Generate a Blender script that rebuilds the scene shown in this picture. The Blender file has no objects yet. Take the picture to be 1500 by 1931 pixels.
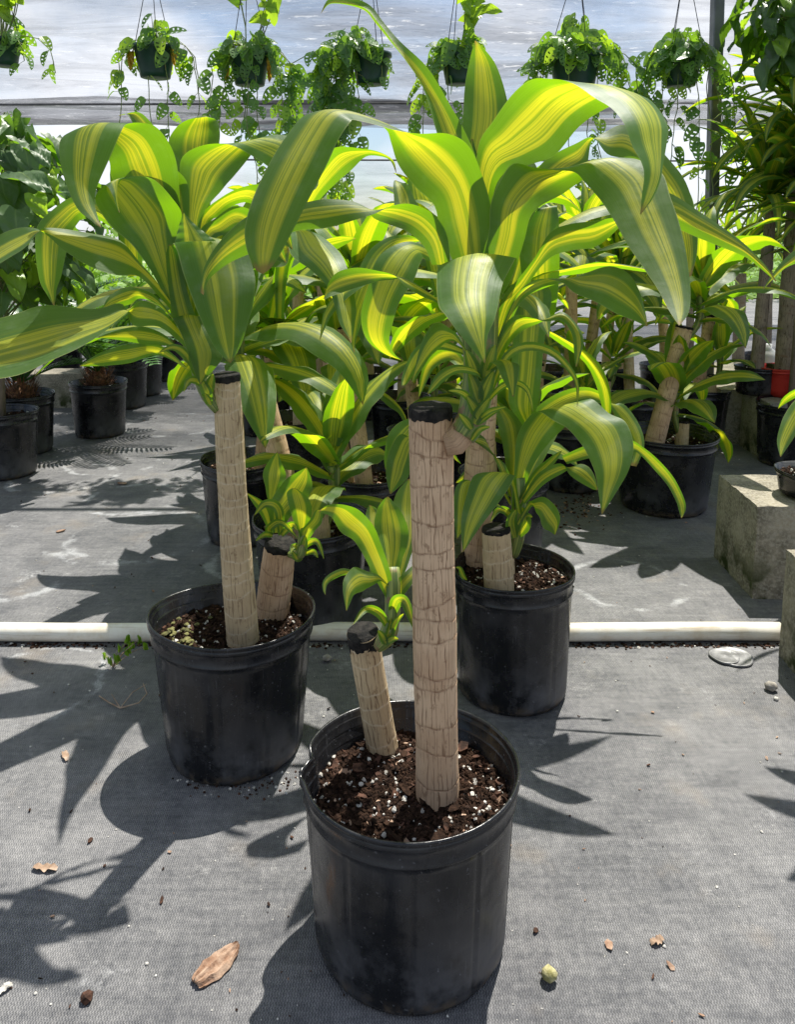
import bpy, math, random
from mathutils import Vector, Matrix, noise as mnoise
C = bpy.context.scene
col = C.collection
rad = math.radians
# ------------------------------------------------------------------ camera
CAMH, PITCH, FPX, CY = 0.97, rad(7.7), 1465.0, 648.0
cd = bpy.data.cameras.new('camera'); cam = bpy.data.objects.new('camera', cd); col.objects.link(cam)
cam.location = (0, 0, CAMH); cam.rotation_euler = (rad(90) - PITCH, 0, 0)
cd.sensor_fit = 'HORIZONTAL'; cd.sensor_width = 36; cd.lens = 36 * FPX / 1500; cd.shift_y = -(965.5 - CY) / 1500
cd.clip_start = 0.05; cd.clip_end = 500
C.camera = cam
# ------------------------------------------------------------------ world, sun
SUN_EL = rad(65.5); SDX, SDY = -0.21, -0.41      # shadow offset per metre of height
w = bpy.data.worlds.new('World'); C.world = w; w.use_nodes = True
wn = w.node_tree.nodes; wl = w.node_tree.links
sky = wn.new('ShaderNodeTexSky'); sky.sky_type = 'NISHITA'; sky.sun_disc = False
sky.sun_elevation = SUN_EL; sky.sun_rotation = math.atan2(-SDX, -SDY)
bg = wn['Background']; bg.inputs[1].default_value = 0.085
wtc = wn.new('ShaderNodeTexCoord'); wno = wn.new('ShaderNodeTexNoise'); wno.inputs['Scale'].default_value = 3.2
wno.inputs['Detail'].default_value = 6
wl.new(wtc.outputs['Generated'], wno.inputs['Vector'])
wr = wn.new('ShaderNodeValToRGB'); wr.color_ramp.elements[0].position = .47; wr.color_ramp.elements[1].position = .60
wl.new(wno.outputs[0], wr.inputs[0])
wm = wn.new('ShaderNodeMix'); wm.data_type = 'RGBA'
wl.new(wr.outputs[0], wm.inputs[0]); wl.new(sky.outputs[0], wm.inputs[6]); wm.inputs[7].default_value = (7.5, 7.8, 8.4, 1)
wl.new(wm.outputs[2], bg.inputs[0])
sd = bpy.data.lights.new('sun', 'SUN'); sun = bpy.data.objects.new('sun', sd); col.objects.link(sun)
sd.energy = 5.0; sd.angle = rad(0.55); sd.color = (1, .96, .88)
sun.rotation_euler = Vector((SDX, SDY, -1)).to_track_quat('-Z', 'Y').to_euler()
C.view_settings.view_transform = 'Standard'; C.view_settings.look = 'None'
C.view_settings.exposure = 0.68; C.view_settings.gamma = 1
C.cycles.max_bounces = 8; C.cycles.transparent_max_bounces = 16
C.cycles.transmission_bounces = 6; C.cycles.diffuse_bounces = 4
C.cycles.caustics_reflective = False; C.cycles.caustics_refractive = False
# ------------------------------------------------------------------ projection helpers (photo pixels -> world)
F = Vector((0, math.cos(PITCH), -math.sin(PITCH))); U = Vector((0, math.sin(PITCH), math.cos(PITCH))); R = Vector((1, 0, 0))
CP = Vector((0, 0, CAMH))
def ray(px, py): return F + R * ((px - 750) / FPX) - U * ((py - CY) / FPX)
KY = ((0, 0), (.93, .977), (1.434, 1.39), (1.673, 1.586), (2.0, 1.9), (2.85, 2.72), (4.3, 3.8), (9, 7.8))
def P(px, py, z):
    yo = z * (.951 - ((py - 965.5) / 1500) * .309)
    for (a, b), (c, d) in zip(KY, KY[1:]):
        if yo <= c: break
    return PY(px, py, b + (yo - a) / (c - a) * (d - b))
def G(px, py, h=0.0):
    r = ray(px, py); return CP + r * ((h - CAMH) / r.z)
def PY(px, py, Y):
    r = ray(px, py); return CP + r * (Y / r.y)
# ------------------------------------------------------------------ object helpers
class MB:
    def __init__(s): s.v = []; s.f = []; s.m = []; s.uv = []; s.r = []
    def add(s, vs, fs, mi=0, uvs=None, rnd=(0, 0)):
        o = len(s.v); s.v.extend(tuple(v) for v in vs)
        for k, f in enumerate(fs):
            s.f.append([o + i for i in f]); s.m.append(mi)
            for i in f:
                s.uv.append(tuple(uvs[i]) if uvs else (0, 0)); s.r.append(rnd)
    def build(s, name, mats, parent=None, smooth=True, loc=None):
        me = bpy.data.meshes.new(name)
        vs = s.v
        org = Vector(loc) if loc is not None else (parent_world(parent) if parent else Vector((0, 0, 0)))
        vs = [(a - org.x, b - org.y, c - org.z) for a, b, c in vs]
        me.from_pydata(vs, [], s.f)
        if not isinstance(mats, (list, tuple)): mats = [mats]
        for m in mats: me.materials.append(m)
        me.polygons.foreach_set('material_index', s.m)
        u = me.uv_layers.new(name='UVMap'); r = me.uv_layers.new(name='rnd')
        u.data.foreach_set('uv', [c for p in s.uv for c in p]); r.data.foreach_set('uv', [c for p in s.r for c in p])
        if smooth: me.polygons.foreach_set('use_smooth', [True] * len(me.polygons))
        me.update()
        o = bpy.data.objects.new(name, me); col.objects.link(o)
        if parent is not None:
            o.parent = parent
            o.location = org - parent_world(parent)
        else: o.location = org
        return o
def parent_world(p):
    v = Vector(p.location)
    while p.parent: p = p.parent; v += p.location
    return v
def tag(o, label=None, cat=None, group=None, kind=None):
    if label: o['label'] = label
    if cat: o['category'] = cat
    if group: o['group'] = group
    if kind: o['kind'] = kind
    return o
def empty(name, loc, label, cat, group=None):
    o = bpy.data.objects.new(name, None); col.objects.link(o); o.location = loc; o.empty_display_size = .05
    return tag(o, label, cat, group)
# ------------------------------------------------------------------ materials
class NT:
    def __init__(s, name):
        s.mat = bpy.data.materials.new(name); s.mat.use_nodes = True
        s.n = s.mat.node_tree.nodes; s.l = s.mat.node_tree.links; s.n.clear()
        s.out = s.n.new('ShaderNodeOutputMaterial')
    def put(s, sock, v):
        if hasattr(v, 'is_output'): s.l.new(v, sock)
        elif v is not None:
            if sock.type == 'RGBA' and not isinstance(v, (int, float)) and len(v) == 3: v = (*v, 1)
            sock.default_value = v
    def node(s, t, **k):
        n = s.n.new(t)
        for a, b in k.items(): setattr(n, a, b)
        return n
    def math(s, op, a, b=None, c=None, clamp=False):
        n = s.node('ShaderNodeMath', operation=op); n.use_clamp = clamp
        s.put(n.inputs[0], a); s.put(n.inputs[1], b); s.put(n.inputs[2], c); return n.outputs[0]
    def mix(s, f, a, b, bt='MIX'):
        n = s.node('ShaderNodeMix', data_type='RGBA', blend_type=bt)
        s.put(n.inputs[0], f); s.put(n.inputs[6], a); s.put(n.inputs[7], b); return n.outputs[2]
    def uv(s, m='UVMap'): return s.node('ShaderNodeUVMap', uv_map=m).outputs[0]
    def obj(s): return s.node('ShaderNodeTexCoord').outputs['Object']
    def sep(s, v):
        n = s.node('ShaderNodeSeparateXYZ'); s.put(n.inputs[0], v); return n.outputs
    def comb(s, x=0, y=0, z=0):
        n = s.node('ShaderNodeCombineXYZ')
        for i, a in enumerate((x, y, z)): s.put(n.inputs[i], a)
        return n.outputs[0]
    def noise(s, vec, scale, detail=3, rough=.5, dist=0):
        n = s.node('ShaderNodeTexNoise'); s.put(n.inputs['Vector'], vec); s.put(n.inputs['Scale'], scale)
        n.inputs['Detail'].default_value = detail; n.inputs['Roughness'].default_value = rough; n.inputs['Distortion'].default_value = dist
        return n.outputs[0]
    def ramp(s, f, lo, hi, a=(0, 0, 0), b=(1, 1, 1)):
        n = s.node('ShaderNodeMapRange'); n.interpolation_type = 'SMOOTHSTEP'
        s.put(n.inputs[0], f); n.inputs[1].default_value = lo; n.inputs[2].default_value = hi
        if a == (0, 0, 0) and b == (1, 1, 1): return n.outputs[0]
        return s.mix(n.outputs[0], a, b)
    def map(s, vec, sc):
        n = s.node('ShaderNodeMapping'); s.put(n.inputs[0], vec); n.inputs['Scale'].default_value = sc; return n.outputs[0]
    def bump(s, h, strength, dist=.01, normal=None):
        n = s.node('ShaderNodeBump'); s.put(n.inputs['Height'], h); n.inputs['Strength'].default_value = strength
        n.inputs['Distance'].default_value = dist
        if normal is not None: s.put(n.inputs['Normal'], normal)
        return n.outputs[0]
    def bsdf(s, color, rough=.5, normal=None, spec=.5, metal=0):
        n = s.node('ShaderNodeBsdfPrincipled'); s.put(n.inputs['Base Color'], color); s.put(n.inputs['Roughness'], rough)
        s.put(n.inputs['Normal'], normal); n.inputs['Specular IOR Level'].default_value = spec; n.inputs['Metallic'].default_value = metal
        return n.outputs[0]
    def mixs(s, f, a, b):
        n = s.node('ShaderNodeMixShader'); s.put(n.inputs[0], f); s.l.new(a, n.inputs[1]); s.l.new(b, n.inputs[2]); return n.outputs[0]
    def transl(s, color, normal=None):
        n = s.node('ShaderNodeBsdfTranslucent'); s.put(n.inputs[0], color); s.put(n.inputs['Normal'], normal); return n.outputs[0]
    def end(s, sh): s.l.new(sh, s.out.inputs[0]); return s.mat
M = {}
def leaf_striped(name, green, green2, yellow, tg, ty, band, trans=.55, rough=.33):
    t = NT(name); uv = t.sep(t.uv()); rn = t.sep(t.uv('rnd'))
    u, v = uv[0], uv[1]
    wob = t.math('MULTIPLY', t.math('SUBTRACT', t.noise(t.comb(rn[0], v, 0), 3, 2), .5), .06)
    uu = t.math('ADD', t.math('SUBTRACT', u, .5), wob)
    d = t.math('ABSOLUTE', uu)
    n1 = t.noise(t.comb(t.math('MULTIPLY', u, 17), t.math('MULTIPLY', v, .35), t.math('MULTIPLY', rn[0], 40)), 1, 2.5, .6)
    n2 = t.noise(t.comb(t.math('MULTIPLY', u, 60), t.math('MULTIPLY', v, .8), t.math('MULTIPLY', rn[0], 90)), 1, 2, .6)
    n0 = t.noise(t.comb(t.math('MULTIPLY', u, 7), t.math('MULTIPLY', v, .25), t.math('MULTIPLY', rn[0], 63)), 1, 1.5, .5)
    e = t.math('ADD', d, t.math('MULTIPLY', t.math('SUBTRACT', n0, .5), .20))
    e = t.math('ADD', e, t.math('MULTIPLY', t.math('SUBTRACT', n1, .5), .24))
    e = t.math('ADD', e, t.math('MULTIPLY', t.math('SUBTRACT', n2, .5), .07))
    bw = t.math('MULTIPLY_ADD', rn[1], .08, band)
    mask = t.math('SUBTRACT', 1.0, t.math('SMOOTH_MIN', 1.0, t.math('MAXIMUM', t.math('MULTIPLY', t.math('SUBTRACT', e, bw), 14), 0), .3))
    mask = t.math('MULTIPLY', mask, t.ramp(d, .43, .30))
    inner = t.math('MULTIPLY', mask, t.math('MULTIPLY', t.math('MULTIPLY_ADD', t.ramp(n2, .36, .5), .45, .55), t.ramp(n1, .40, .52)))
    g = t.mix(t.ramp(n2, .3, .7), green, green2)
    base = t.mix(t.math('MULTIPLY_ADD', inner, .72, t.math('MULTIPLY', mask, .26)), g, yellow)
    tr = t.mix(t.math('MULTIPLY_ADD', inner, .68, t.math('MULTIPLY', mask, .3)), tg, ty)
    spots = t.math('MULTIPLY', t.ramp(t.noise(t.obj(), 70, 3, .6), .70, .76), .5)
    base = t.mix(spots, base, (.22, .17, .05))
    hv = t.node('ShaderNodeHueSaturation'); t.put(hv.inputs['Hue'], t.math('MULTIPLY_ADD', rn[1], .016, .492)); t.put(hv.inputs['Value'], t.math('MULTIPLY_ADD', rn[1], .4, .8)); t.put(hv.inputs['Color'], base)
    base = hv.outputs[0]
    # dust / water marks, pale margin and browned tip
    dn = t.noise(t.obj(), 22, 5, .65)
    base = t.mix(t.math('MULTIPLY', t.ramp(dn, .48, .75), .22), base, (.42, .47, .36))
    edge = t.math('MULTIPLY', t.ramp(d, .485, .5), .55)
    base = t.mix(edge, base, (.5, .5, .2)); 
    tip = t.math('MULTIPLY', t.ramp(t.math('ADD', v, t.math('MULTIPLY', n1, .03)), .98, 1.005), .85)
    base = t.mix(tip, base, (.3, .2, .06)); tr = t.mix(tip, tr, (.3, .2, .05))
    fine = t.noise(t.comb(t.math('MULTIPLY', u, 120), t.math('MULTIPLY', v, 1.2), rn[0]), 1, 1)
    mott = t.noise(t.map(t.obj(), (1, 1, 1)), 45, 3)
    bm = t.bump(fine, .22, .0012); bm = t.bump(mott, .25, .003, bm)
    rg = t.math('MULTIPLY_ADD', t.noise(t.obj(), 30, 3), .25, rough - .1)
    return t.end(t.mixs(trans, t.bsdf(base, rg, bm, .42), t.transl(tr)))
M['corn'] = leaf_striped('corn_plant_leaf', (.05, .105, .028), (.09, .16, .045), (.46, .50, .06), (.24, .48, .004), (.86, .80, .02), .150, .54, .44)
M['corn_dark'] = leaf_striped('dark_striped_leaf', (.03, .09, .03), (.04, .12, .035), (.36, .42, .08), (.10, .28, .01), (.5, .55, .03), .13, .45)
def leaf_plain(name, c1, c2, tc, trans=.4, rough=.35, scale=20):
    t = NT(name); rn = t.sep(t.uv('rnd')); uv = t.sep(t.uv())
    n = t.noise(t.obj(), scale, 3)
    f = t.math('ADD', t.math('MULTIPLY', n, .5), t.math('MULTIPLY', rn[1], .5), clamp=True)
    base = t.mix(f, c1, c2)
    rib = t.ramp(t.math('ABSOLUTE', t.math('SUBTRACT', uv[0], .5)), .035, .0)
    base = t.mix(t.math('MULTIPLY', rib, .5), base, (.3, .4, .12))
    hv = t.node('ShaderNodeHueSaturation'); t.put(hv.inputs['Value'], t.math('MULTIPLY_ADD', rn[0], .6, .7)); t.put(hv.inputs['Color'], base)
    side = t.math('SINE', t.math('MULTIPLY', t.math('ADD', uv[1], t.math('MULTIPLY', t.math('ABSOLUTE', t.math('SUBTRACT', uv[0], .5)), -.7)), 55))
    bm = t.bump(side, .12, .0008)
    return t.end(t.mixs(trans, t.bsdf(hv.outputs[0], rough, bm), t.transl(tc)))
M['vine'] = leaf_plain('vine_leaf', (.045, .13, .03), (.13, .25, .06), (.28, .52, .025), .45)
M['philo'] = leaf_plain('broad_leaf', (.05, .11, .035), (.12, .19, .08), (.22, .44, .015), .42, .42)
M['lime'] = leaf_plain('lime_leaf', (.16, .32, .03), (.28, .42, .05), (.5, .75, .03), .5)
M['palm'] = leaf_plain('palm_leaflet', (.03, .10, .02), (.06, .16, .03), (.12, .3, .01), .3, .3)
M['grass'] = leaf_plain('far_foliage', (.12, .25, .03), (.25, .4, .06), (.35, .6, .03), .4, .5, 4)
def mk_stem():
    t = NT('green_stem'); uv = t.sep(t.uv()); 
    n = t.noise(t.comb(t.math('MULTIPLY', uv[0], 30), t.math('MULTIPLY', uv[1], 2), 0), 1, 3)
    c = t.mix(t.ramp(n, .4, .6), (.07, .13, .03), (.28, .32, .08))
    c = t.mix(t.ramp(t.noise(t.obj(), 60, 3), .55, .7), c, (.2, .13, .06))
    return t.end(t.bsdf(c, .5, t.bump(n, .3, .003)))
M['stem'] = mk_stem()
def mk_cane(name, a, b, crack, rs, rcol=(.20, .105, .055), rsg=.75):
    t = NT(name); uv = t.sep(t.uv()); rn = t.sep(t.uv('rnd'))
    u, v = uv[0], uv[1]      # u in metres round, v in metres along
    big = t.noise(t.obj(), 14, 3)
    c = t.mix(t.ramp(big, .35, .65), a, b)
    wv = t.math('MULTIPLY', t.math('SUBTRACT', t.noise(t.comb(u, v, 0), 60, 2), .5), .006)
    cn = t.noise(t.comb(t.math('MULTIPLY', t.math('ADD', u, wv), 330), t.math('MULTIPLY', v, 26), 0), 1, 3, .65)
    cr = t.ramp(cn, .60, .67)
    cell = t.math('FLOOR', t.math('ADD', rn[1], .5))
    jit = t.noise(t.comb(t.math('MULTIPLY', u, 70), t.math('MULTIPLY', cell, 5.7), t.math('MULTIPLY', v, 12)), 1, 2, .6)
    ph = t.math('FRACT', t.math('ADD', t.math('MULTIPLY', u, rs), t.math('ADD', t.math('ADD', t.math('MULTIPLY', jit, 1.6), t.math('MULTIPLY', t.noise(t.comb(t.math('MULTIPLY', u, 45), cell, 0), 1, 2), 4.0)), t.math('MULTIPLY', cell, .37))))
    brk = t.ramp(t.noise(t.comb(t.math('MULTIPLY', u, 260), t.math('MULTIPLY', v, 22), cell), 1, 3, .6), .36, .55)
    cr2 = t.math('MULTIPLY', t.ramp(t.math('ABSOLUTE', t.math('SUBTRACT', ph, .5)), .095, .02), brk)
    fib = t.noise(t.comb(t.math('MULTIPLY', u, 900), t.math('MULTIPLY', v, 60), 0), 1, 2)
    c = t.mix(t.math('MULTIPLY', fib, .55), c, t.mix(.4, b, (.72, .58, .42)))
    blot = t.noise(t.comb(t.math('MULTIPLY', u, 90), t.math('MULTIPLY', v, 45), 3), 1, 4, .7)
    c = t.mix(t.math('MULTIPLY', t.ramp(blot, .56, .66), .55), c, crack)
    allc = t.math('MAXIMUM', t.math('MULTIPLY', cr, .35), t.math('MULTIPLY', cr2, .8))
    c = t.mix(allc, c, crack); c = t.mix(t.math('MULTIPLY', rn[0], .8), c, rcol); allc = t.math('MAXIMUM', allc, t.math('MULTIPLY', rn[0], rsg))
    h = t.math('SUBTRACT', t.math('MULTIPLY', fib, .3), allc)
    return t.end(t.bsdf(c, .8, t.bump(h, .7, .002), .2))
M['cane'] = mk_cane('cane_bark', (.48, .30, .175), (.66, .46, .29), (.20, .105, .055), 150)
M['cane2'] = mk_cane('grey_cane_bark', (.44, .32, .18), (.60, .46, .27), (.17, .10, .05), 110, (.66, .56, .40), -.8)
M['cane_dark'] = mk_cane('palm_trunk_bark', (.16, .13, .10), (.28, .23, .17), (.06, .045, .03), 60)
def simple(name, a, b, scale=20, rough=.6, bump=.2, bscale=None, spec=.4, dist=.003, lo=.35, hi=.65, metal=0):
    t = NT(name); n = t.noise(t.obj(), scale, 5, .6)
    return t.end(t.bsdf(t.ramp(n, lo, hi, a, b), rough, t.bump(t.noise(t.obj(), bscale or scale * 3, 4), bump, dist), spec, metal))
M['cap'] = simple('black_wound_seal', (.006, .006, .006), (.028, .025, .022), 80, .85, .8, spec=.2)
M['soil'] = simple('potting_soil', (.012, .007, .005), (.045, .025, .016), 120, .95, .8, spec=.1)
M['bark'] = simple('bark_chip', (.022, .012, .008), (.11, .055, .036), 70, .85, .5, spec=.2)
M['bark2'] = simple('pale_bark_chip', (.24, .14, .09), (.40, .28, .20), 60, .8, .6, spec=.2)
M['perlite'] = simple('perlite', (.36, .34, .30), (.62, .60, .55), 160, .9, .4, spec=.1)
M['stone'] = simple('grey_stone', (.22, .2, .17), (.42, .39, .34), 60, .85, .7)
M['ystone'] = simple('mossy_stone', (.22, .2, .07), (.5, .46, .25), 60, .85, .8)
M['dryleaf'] = simple('dry_leaf', (.25, .16, .1), (.42, .31, .23), 40, .7, .4)
M['moss'] = simple('moss', (.06, .06, .02), (.20, .19, .07), 60, .9, .5)
M['metal'] = simple('dull_metal', (.13, .13, .13), (.24, .24, .24), 30, .45, .2, metal=.3)
M['steel'] = simple('galvanised_steel', (.12, .125, .13), (.2, .2, .21), 8, .5, .1, metal=.5)
M['wire'] = simple('dark_wire', (.02, .02, .02), (.04, .04, .04), 8, .5, 0)
M['fibre'] = simple('brown_fibre', (.06, .03, .018), (.28, .13, .06), 60, .9, .3)
M['redpot'] = simple('red_plastic', (.42, .02, .015), (.55, .04, .03), 20, .4, .1)
M['white'] = simple('white_plastic', (.55, .56, .55), (.7, .7, .7), 20, .4, .1)
M['greenpot'] = simple('green_plastic', (.008, .035, .028), (.015, .055, .042), 12, .35, .1)
M['yellowleaf'] = leaf_plain('yellow_leaf', (.5, .3, .02), (.6, .42, .05), (.8, .5, .03), .4)
def mk_pot():
    t = NT('black_nursery_plastic'); o = t.obj(); s = t.sep(o)
    n = t.noise(o, 9, 6, .65)
    low = t.ramp(t.math('ADD', s[2], t.math('MULTIPLY', t.math('SUBTRACT', n, .5), .3)), .17, .0)
    dust = t.math('MULTIPLY', t.ramp(n, .42, .75), t.math('MULTIPLY_ADD', low, .95, .16))
    scr = t.noise(t.map(o, (260, 260, 14)), 1, 3, .7)
    dust = t.math('ADD', dust, t.math('MULTIPLY', t.ramp(scr, .62, .74), .22))
    spk = t.noise(o, 170, 2, .5)
    dust = t.math('ADD', dust, t.math('MULTIPLY', t.ramp(spk, .68, .75), .5), clamp=True)
    c = t.mix(dust, (.006, .0065, .008), (.15, .15, .16))
    mud = t.math('MULTIPLY', t.ramp(s[2], .03, .004), t.ramp(t.noise(o, 40, 4), .42, .6))
    c = t.mix(mud, c, (.10, .075, .05))
    rg = t.math('MULTIPLY_ADD', dust, .6, .24)
    bm = t.bump(t.noise(o, 9, 3), .35, .02); bm = t.bump(t.noise(t.map(o, (60, 60, 8)), 1, 3), .25, .003, bm); bm = t.bump(scr, .15, .001, bm)
    return t.end(t.bsdf(c, rg, bm, .45))
M['pot'] = mk_pot()
def mk_pvc():
    t = NT('white_pvc'); o = t.obj()
    n = t.noise(o, 12, 5, .7); c = t.ramp(n, .4, .7, (.80, .76, .66), (.66, .57, .43))
    c = t.mix(t.ramp(t.noise(t.map(o, (3, 60, 60)), 1.5, 4), .55, .75), c, (.42, .33, .22))
    return t.end(t.bsdf(c, .4, None, .5))
M['pvc'] = mk_pvc()
def mk_conc():
    t = NT('rough_concrete'); o = t.obj(); s = t.sep(o)
    n = t.noise(o, 9, 5, .65); c = t.ramp(n, .35, .65, (.15, .135, .105), (.34, .305, .235))
    sp = t.noise(o, 130, 3, .6); c = t.mix(t.math('MULTIPLY', t.ramp(sp, .42, .62), .5), c, (.44, .41, .34))
    mo = t.math('MULTIPLY', t.ramp(t.noise(o, 14, 4), .45, .6), t.ramp(s[2], .17, .02))
    c = t.mix(mo, c, (.04, .05, .018))
    v = t.node('ShaderNodeTexVoronoi'); t.put(v.inputs['Vector'], o); v.inputs['Scale'].default_value = 110
    bm = t.bump(v.outputs[0], .5, .003); bm = t.bump(t.noise(o, 160, 4), .7, .003, bm)
    return t.end(t.bsdf(c, .95, bm, .15))
M['concrete'] = mk_conc()
def mk_ground():
    t = NT('woven_weed_mat'); o = t.obj(); s = t.sep(o); x, y = s[0], s[1]
    warp = t.math('MULTIPLY', t.noise(o, 6, 2), .012)
    xs = t.math('SINE', t.math('MULTIPLY', t.math('ADD', x, warp), 1700)); ys = t.math('SINE', t.math('MULTIPLY', t.math('ADD', y, warp), 2000))
    rowp = t.math('SINE', t.math('MULTIPLY', t.math('ADD', y, warp), 1000))
    xs2 = t.math('SINE', t.math('ADD', t.math('MULTIPLY', t.math('ADD', x, warp), 1700), t.math('MULTIPLY', t.math('SIGN', rowp), 1.57)))
    weave = t.math('MULTIPLY_ADD', t.math('MULTIPLY', xs2, ys), .3, .5)
    weave = t.math('ADD', weave, t.math('MULTIPLY', xs, .15))
    big = t.noise(o, 2.2, 5, .6); mid = t.noise(o, 11, 6, .7); fine = t.noise(o, 90, 4, .7)
    stre = t.noise(t.map(o, (4, 40, 1)), 2, 4, .7); stre2 = t.noise(t.map(o, (60, 5, 1)), 2, 4, .7)
    d = t.math('ADD', t.math('MULTIPLY', big, .5), t.math('MULTIPLY', mid, .42))
    d = t.math('ADD', d, t.math('MULTIPLY', stre, .28)); d = t.math('ADD', d, t.math('MULTIPLY', stre2, .16))
    d = t.math('ADD', d, t.math('MULTIPLY', fine, .38))
    dust = t.ramp(d, .60, 1.22)
    c = t.mix(dust, (.040, .043, .051), (.285, .28, .275))
    # tan stains
    c = t.mix(t.math('MULTIPLY', t.ramp(t.noise(o, 5, 4, .6), .56, .72), .3), c, (.26, .21, .15))
    c = t.mix(1.0, c, t.mix(weave, (.30, .30, .31), (1.5, 1.5, 1.5)), 'MULTIPLY')
    grit = t.noise(t.map(o, (1, 1.6, 1)), 330, 3, .7)
    c = t.mix(1.0, c, t.mix(t.ramp(grit, .3, .7), (.66, .66, .68), (1.32, 1.31, 1.29)), 'MULTIPLY')
    chalk = t.math('MULTIPLY', t.ramp(t.noise(t.map(o, (1, 1.5, 1)), 6, 8, .8), .57, .70), t.ramp(grit, .38, .6))
    c = t.mix(t.math('MULTIPLY', chalk, .55), c, (.50, .49, .47))
    # mineral rings left by pots and drips
    ring = None
    wob = t.math('MULTIPLY', t.math('SUBTRACT', t.noise(o, 9, 5, .7), .5), .09)
    rings = []
    for px, py, r, wd in ((30, 1085, .16, .012), (270, 1010, .22, .012), (1180, 1100, .155, .008), (250, 940, .17, .008), (215, 870, .2, .008), (480, 1060, .13, .01), (330, 800, .25, .012), (120, 900, .2, .01), (60, 1290, .15, .005)):
        g = G(px, py); rings.append((g.x, g.y, r, wd))
    for gx, gy, r, wd in rings:
        dx = t.math('SUBTRACT', x, gx); dy = t.math('SUBTRACT', y, gy)
        dd = t.math('SQRT', t.math('ADD', t.math('MULTIPLY', dx, dx), t.math('MULTIPLY', dy, dy)))
        e = t.math('ABSOLUTE', t.math('SUBTRACT', t.math('ADD', dd, wob), r))
        m = t.ramp(e, wd * 2.2, wd * .2)
        ring = m if ring is None else t.math('MAXIMUM', ring, m)
    brk = t.ramp(t.noise(o, 8, 4, .7), .44, .62)
    halo = t.math('MULTIPLY', t.ramp(t.noise(o, 4, 6, .75), .60, .72), .5)
    c = t.mix(t.math('MULTIPLY', t.math('MULTIPLY', ring, brk), t.math('MULTIPLY_ADD', t.ramp(grit, .35, .6), .5, .12)), c, (.55, .56, .57))
    c = t.mix(t.math('MULTIPLY', halo, t.ramp(fine, .4, .6)), c, (.5, .5, .5))
    spk = t.ramp(t.noise(o, 240, 2, .5), .72, .77)
    c = t.mix(t.math('MULTIPLY', spk, .6), c, (.55, .53, .48))
    # seam thread rows
    bm = t.bump(weave, .7, .0018); bm = t.bump(t.noise(t.map(o, (1, 3, 1)), 3, 3), .35, .03, bm)
    bm = t.bump(fine, .25, .002, bm)
    return t.end(t.bsdf(c, t.math('MULTIPLY_ADD', dust, .25, .50), bm, .5))
M['ground'] = mk_ground()
def mk_film(name, tr, col1, col2, freq):
    t = NT(name); o = t.obj()
    wr = t.noise(t.map(o, (.55, freq, freq)), 1, 6, .62, .6)
    fn = t.noise(t.map(o, (5, freq * 7, freq * 7)), 1, 5, .7, .5)
    fold = t.noise(t.map(o, (.35, 1.3, 2.4)), 1, 3, .5, .8)
    fw = t.noise(t.map(o, (9, freq * 22, freq * 22)), 1, 2, .6)
    patch = t.noise(o, .35, 3, .5)
    c = t.mix(t.ramp(wr, .3, .7), col1, col2)
    c = t.mix(t.math('MULTIPLY', t.ramp(fn, .56, .68), .75), c, (.9, .91, .93)); c = t.mix(t.math('MULTIPLY', t.ramp(fold, .5, .35), .5), c, (.14, .15, .18)); c = t.mix(t.math('MULTIPLY', t.ramp(fw, .47, .33), .4), c, (.08, .085, .1))
    f = t.math('ADD', t.math('MULTIPLY', t.ramp(wr, .35, .65), .30), t.math('MULTIPLY', t.ramp(patch, .42, .6), .34))
    f = t.math('ADD', f, tr - .32)
    f = t.math('SUBTRACT', f, t.math('MULTIPLY', t.ramp(fn, .6, .68), .25), clamp=True)
    tp = t.node('ShaderNodeBsdfTransparent')
    bm = t.bump(fold, .8, .3); bm = t.bump(wr, .5, .12, bm); bm = t.bump(fn, .4, .02, bm)
    sh = t.mixs(.42, t.bsdf(c, .35, bm), t.transl(c, bm))
    return t.end(t.mixs(f, sh, tp.outputs[0]))
M['film'] = mk_film('milky_plastic_film', .52, (.26, .265, .29), (.52, .53, .58), 3.2)
M['film3'] = mk_film('grey_rolled_film', .30, (.13, .135, .15), (.34, .345, .37), 4.5)
M['film2'] = mk_film('clear_plastic_film', .98, (.40, .41, .44), (.9, .9, .93), 2.0)
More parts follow.
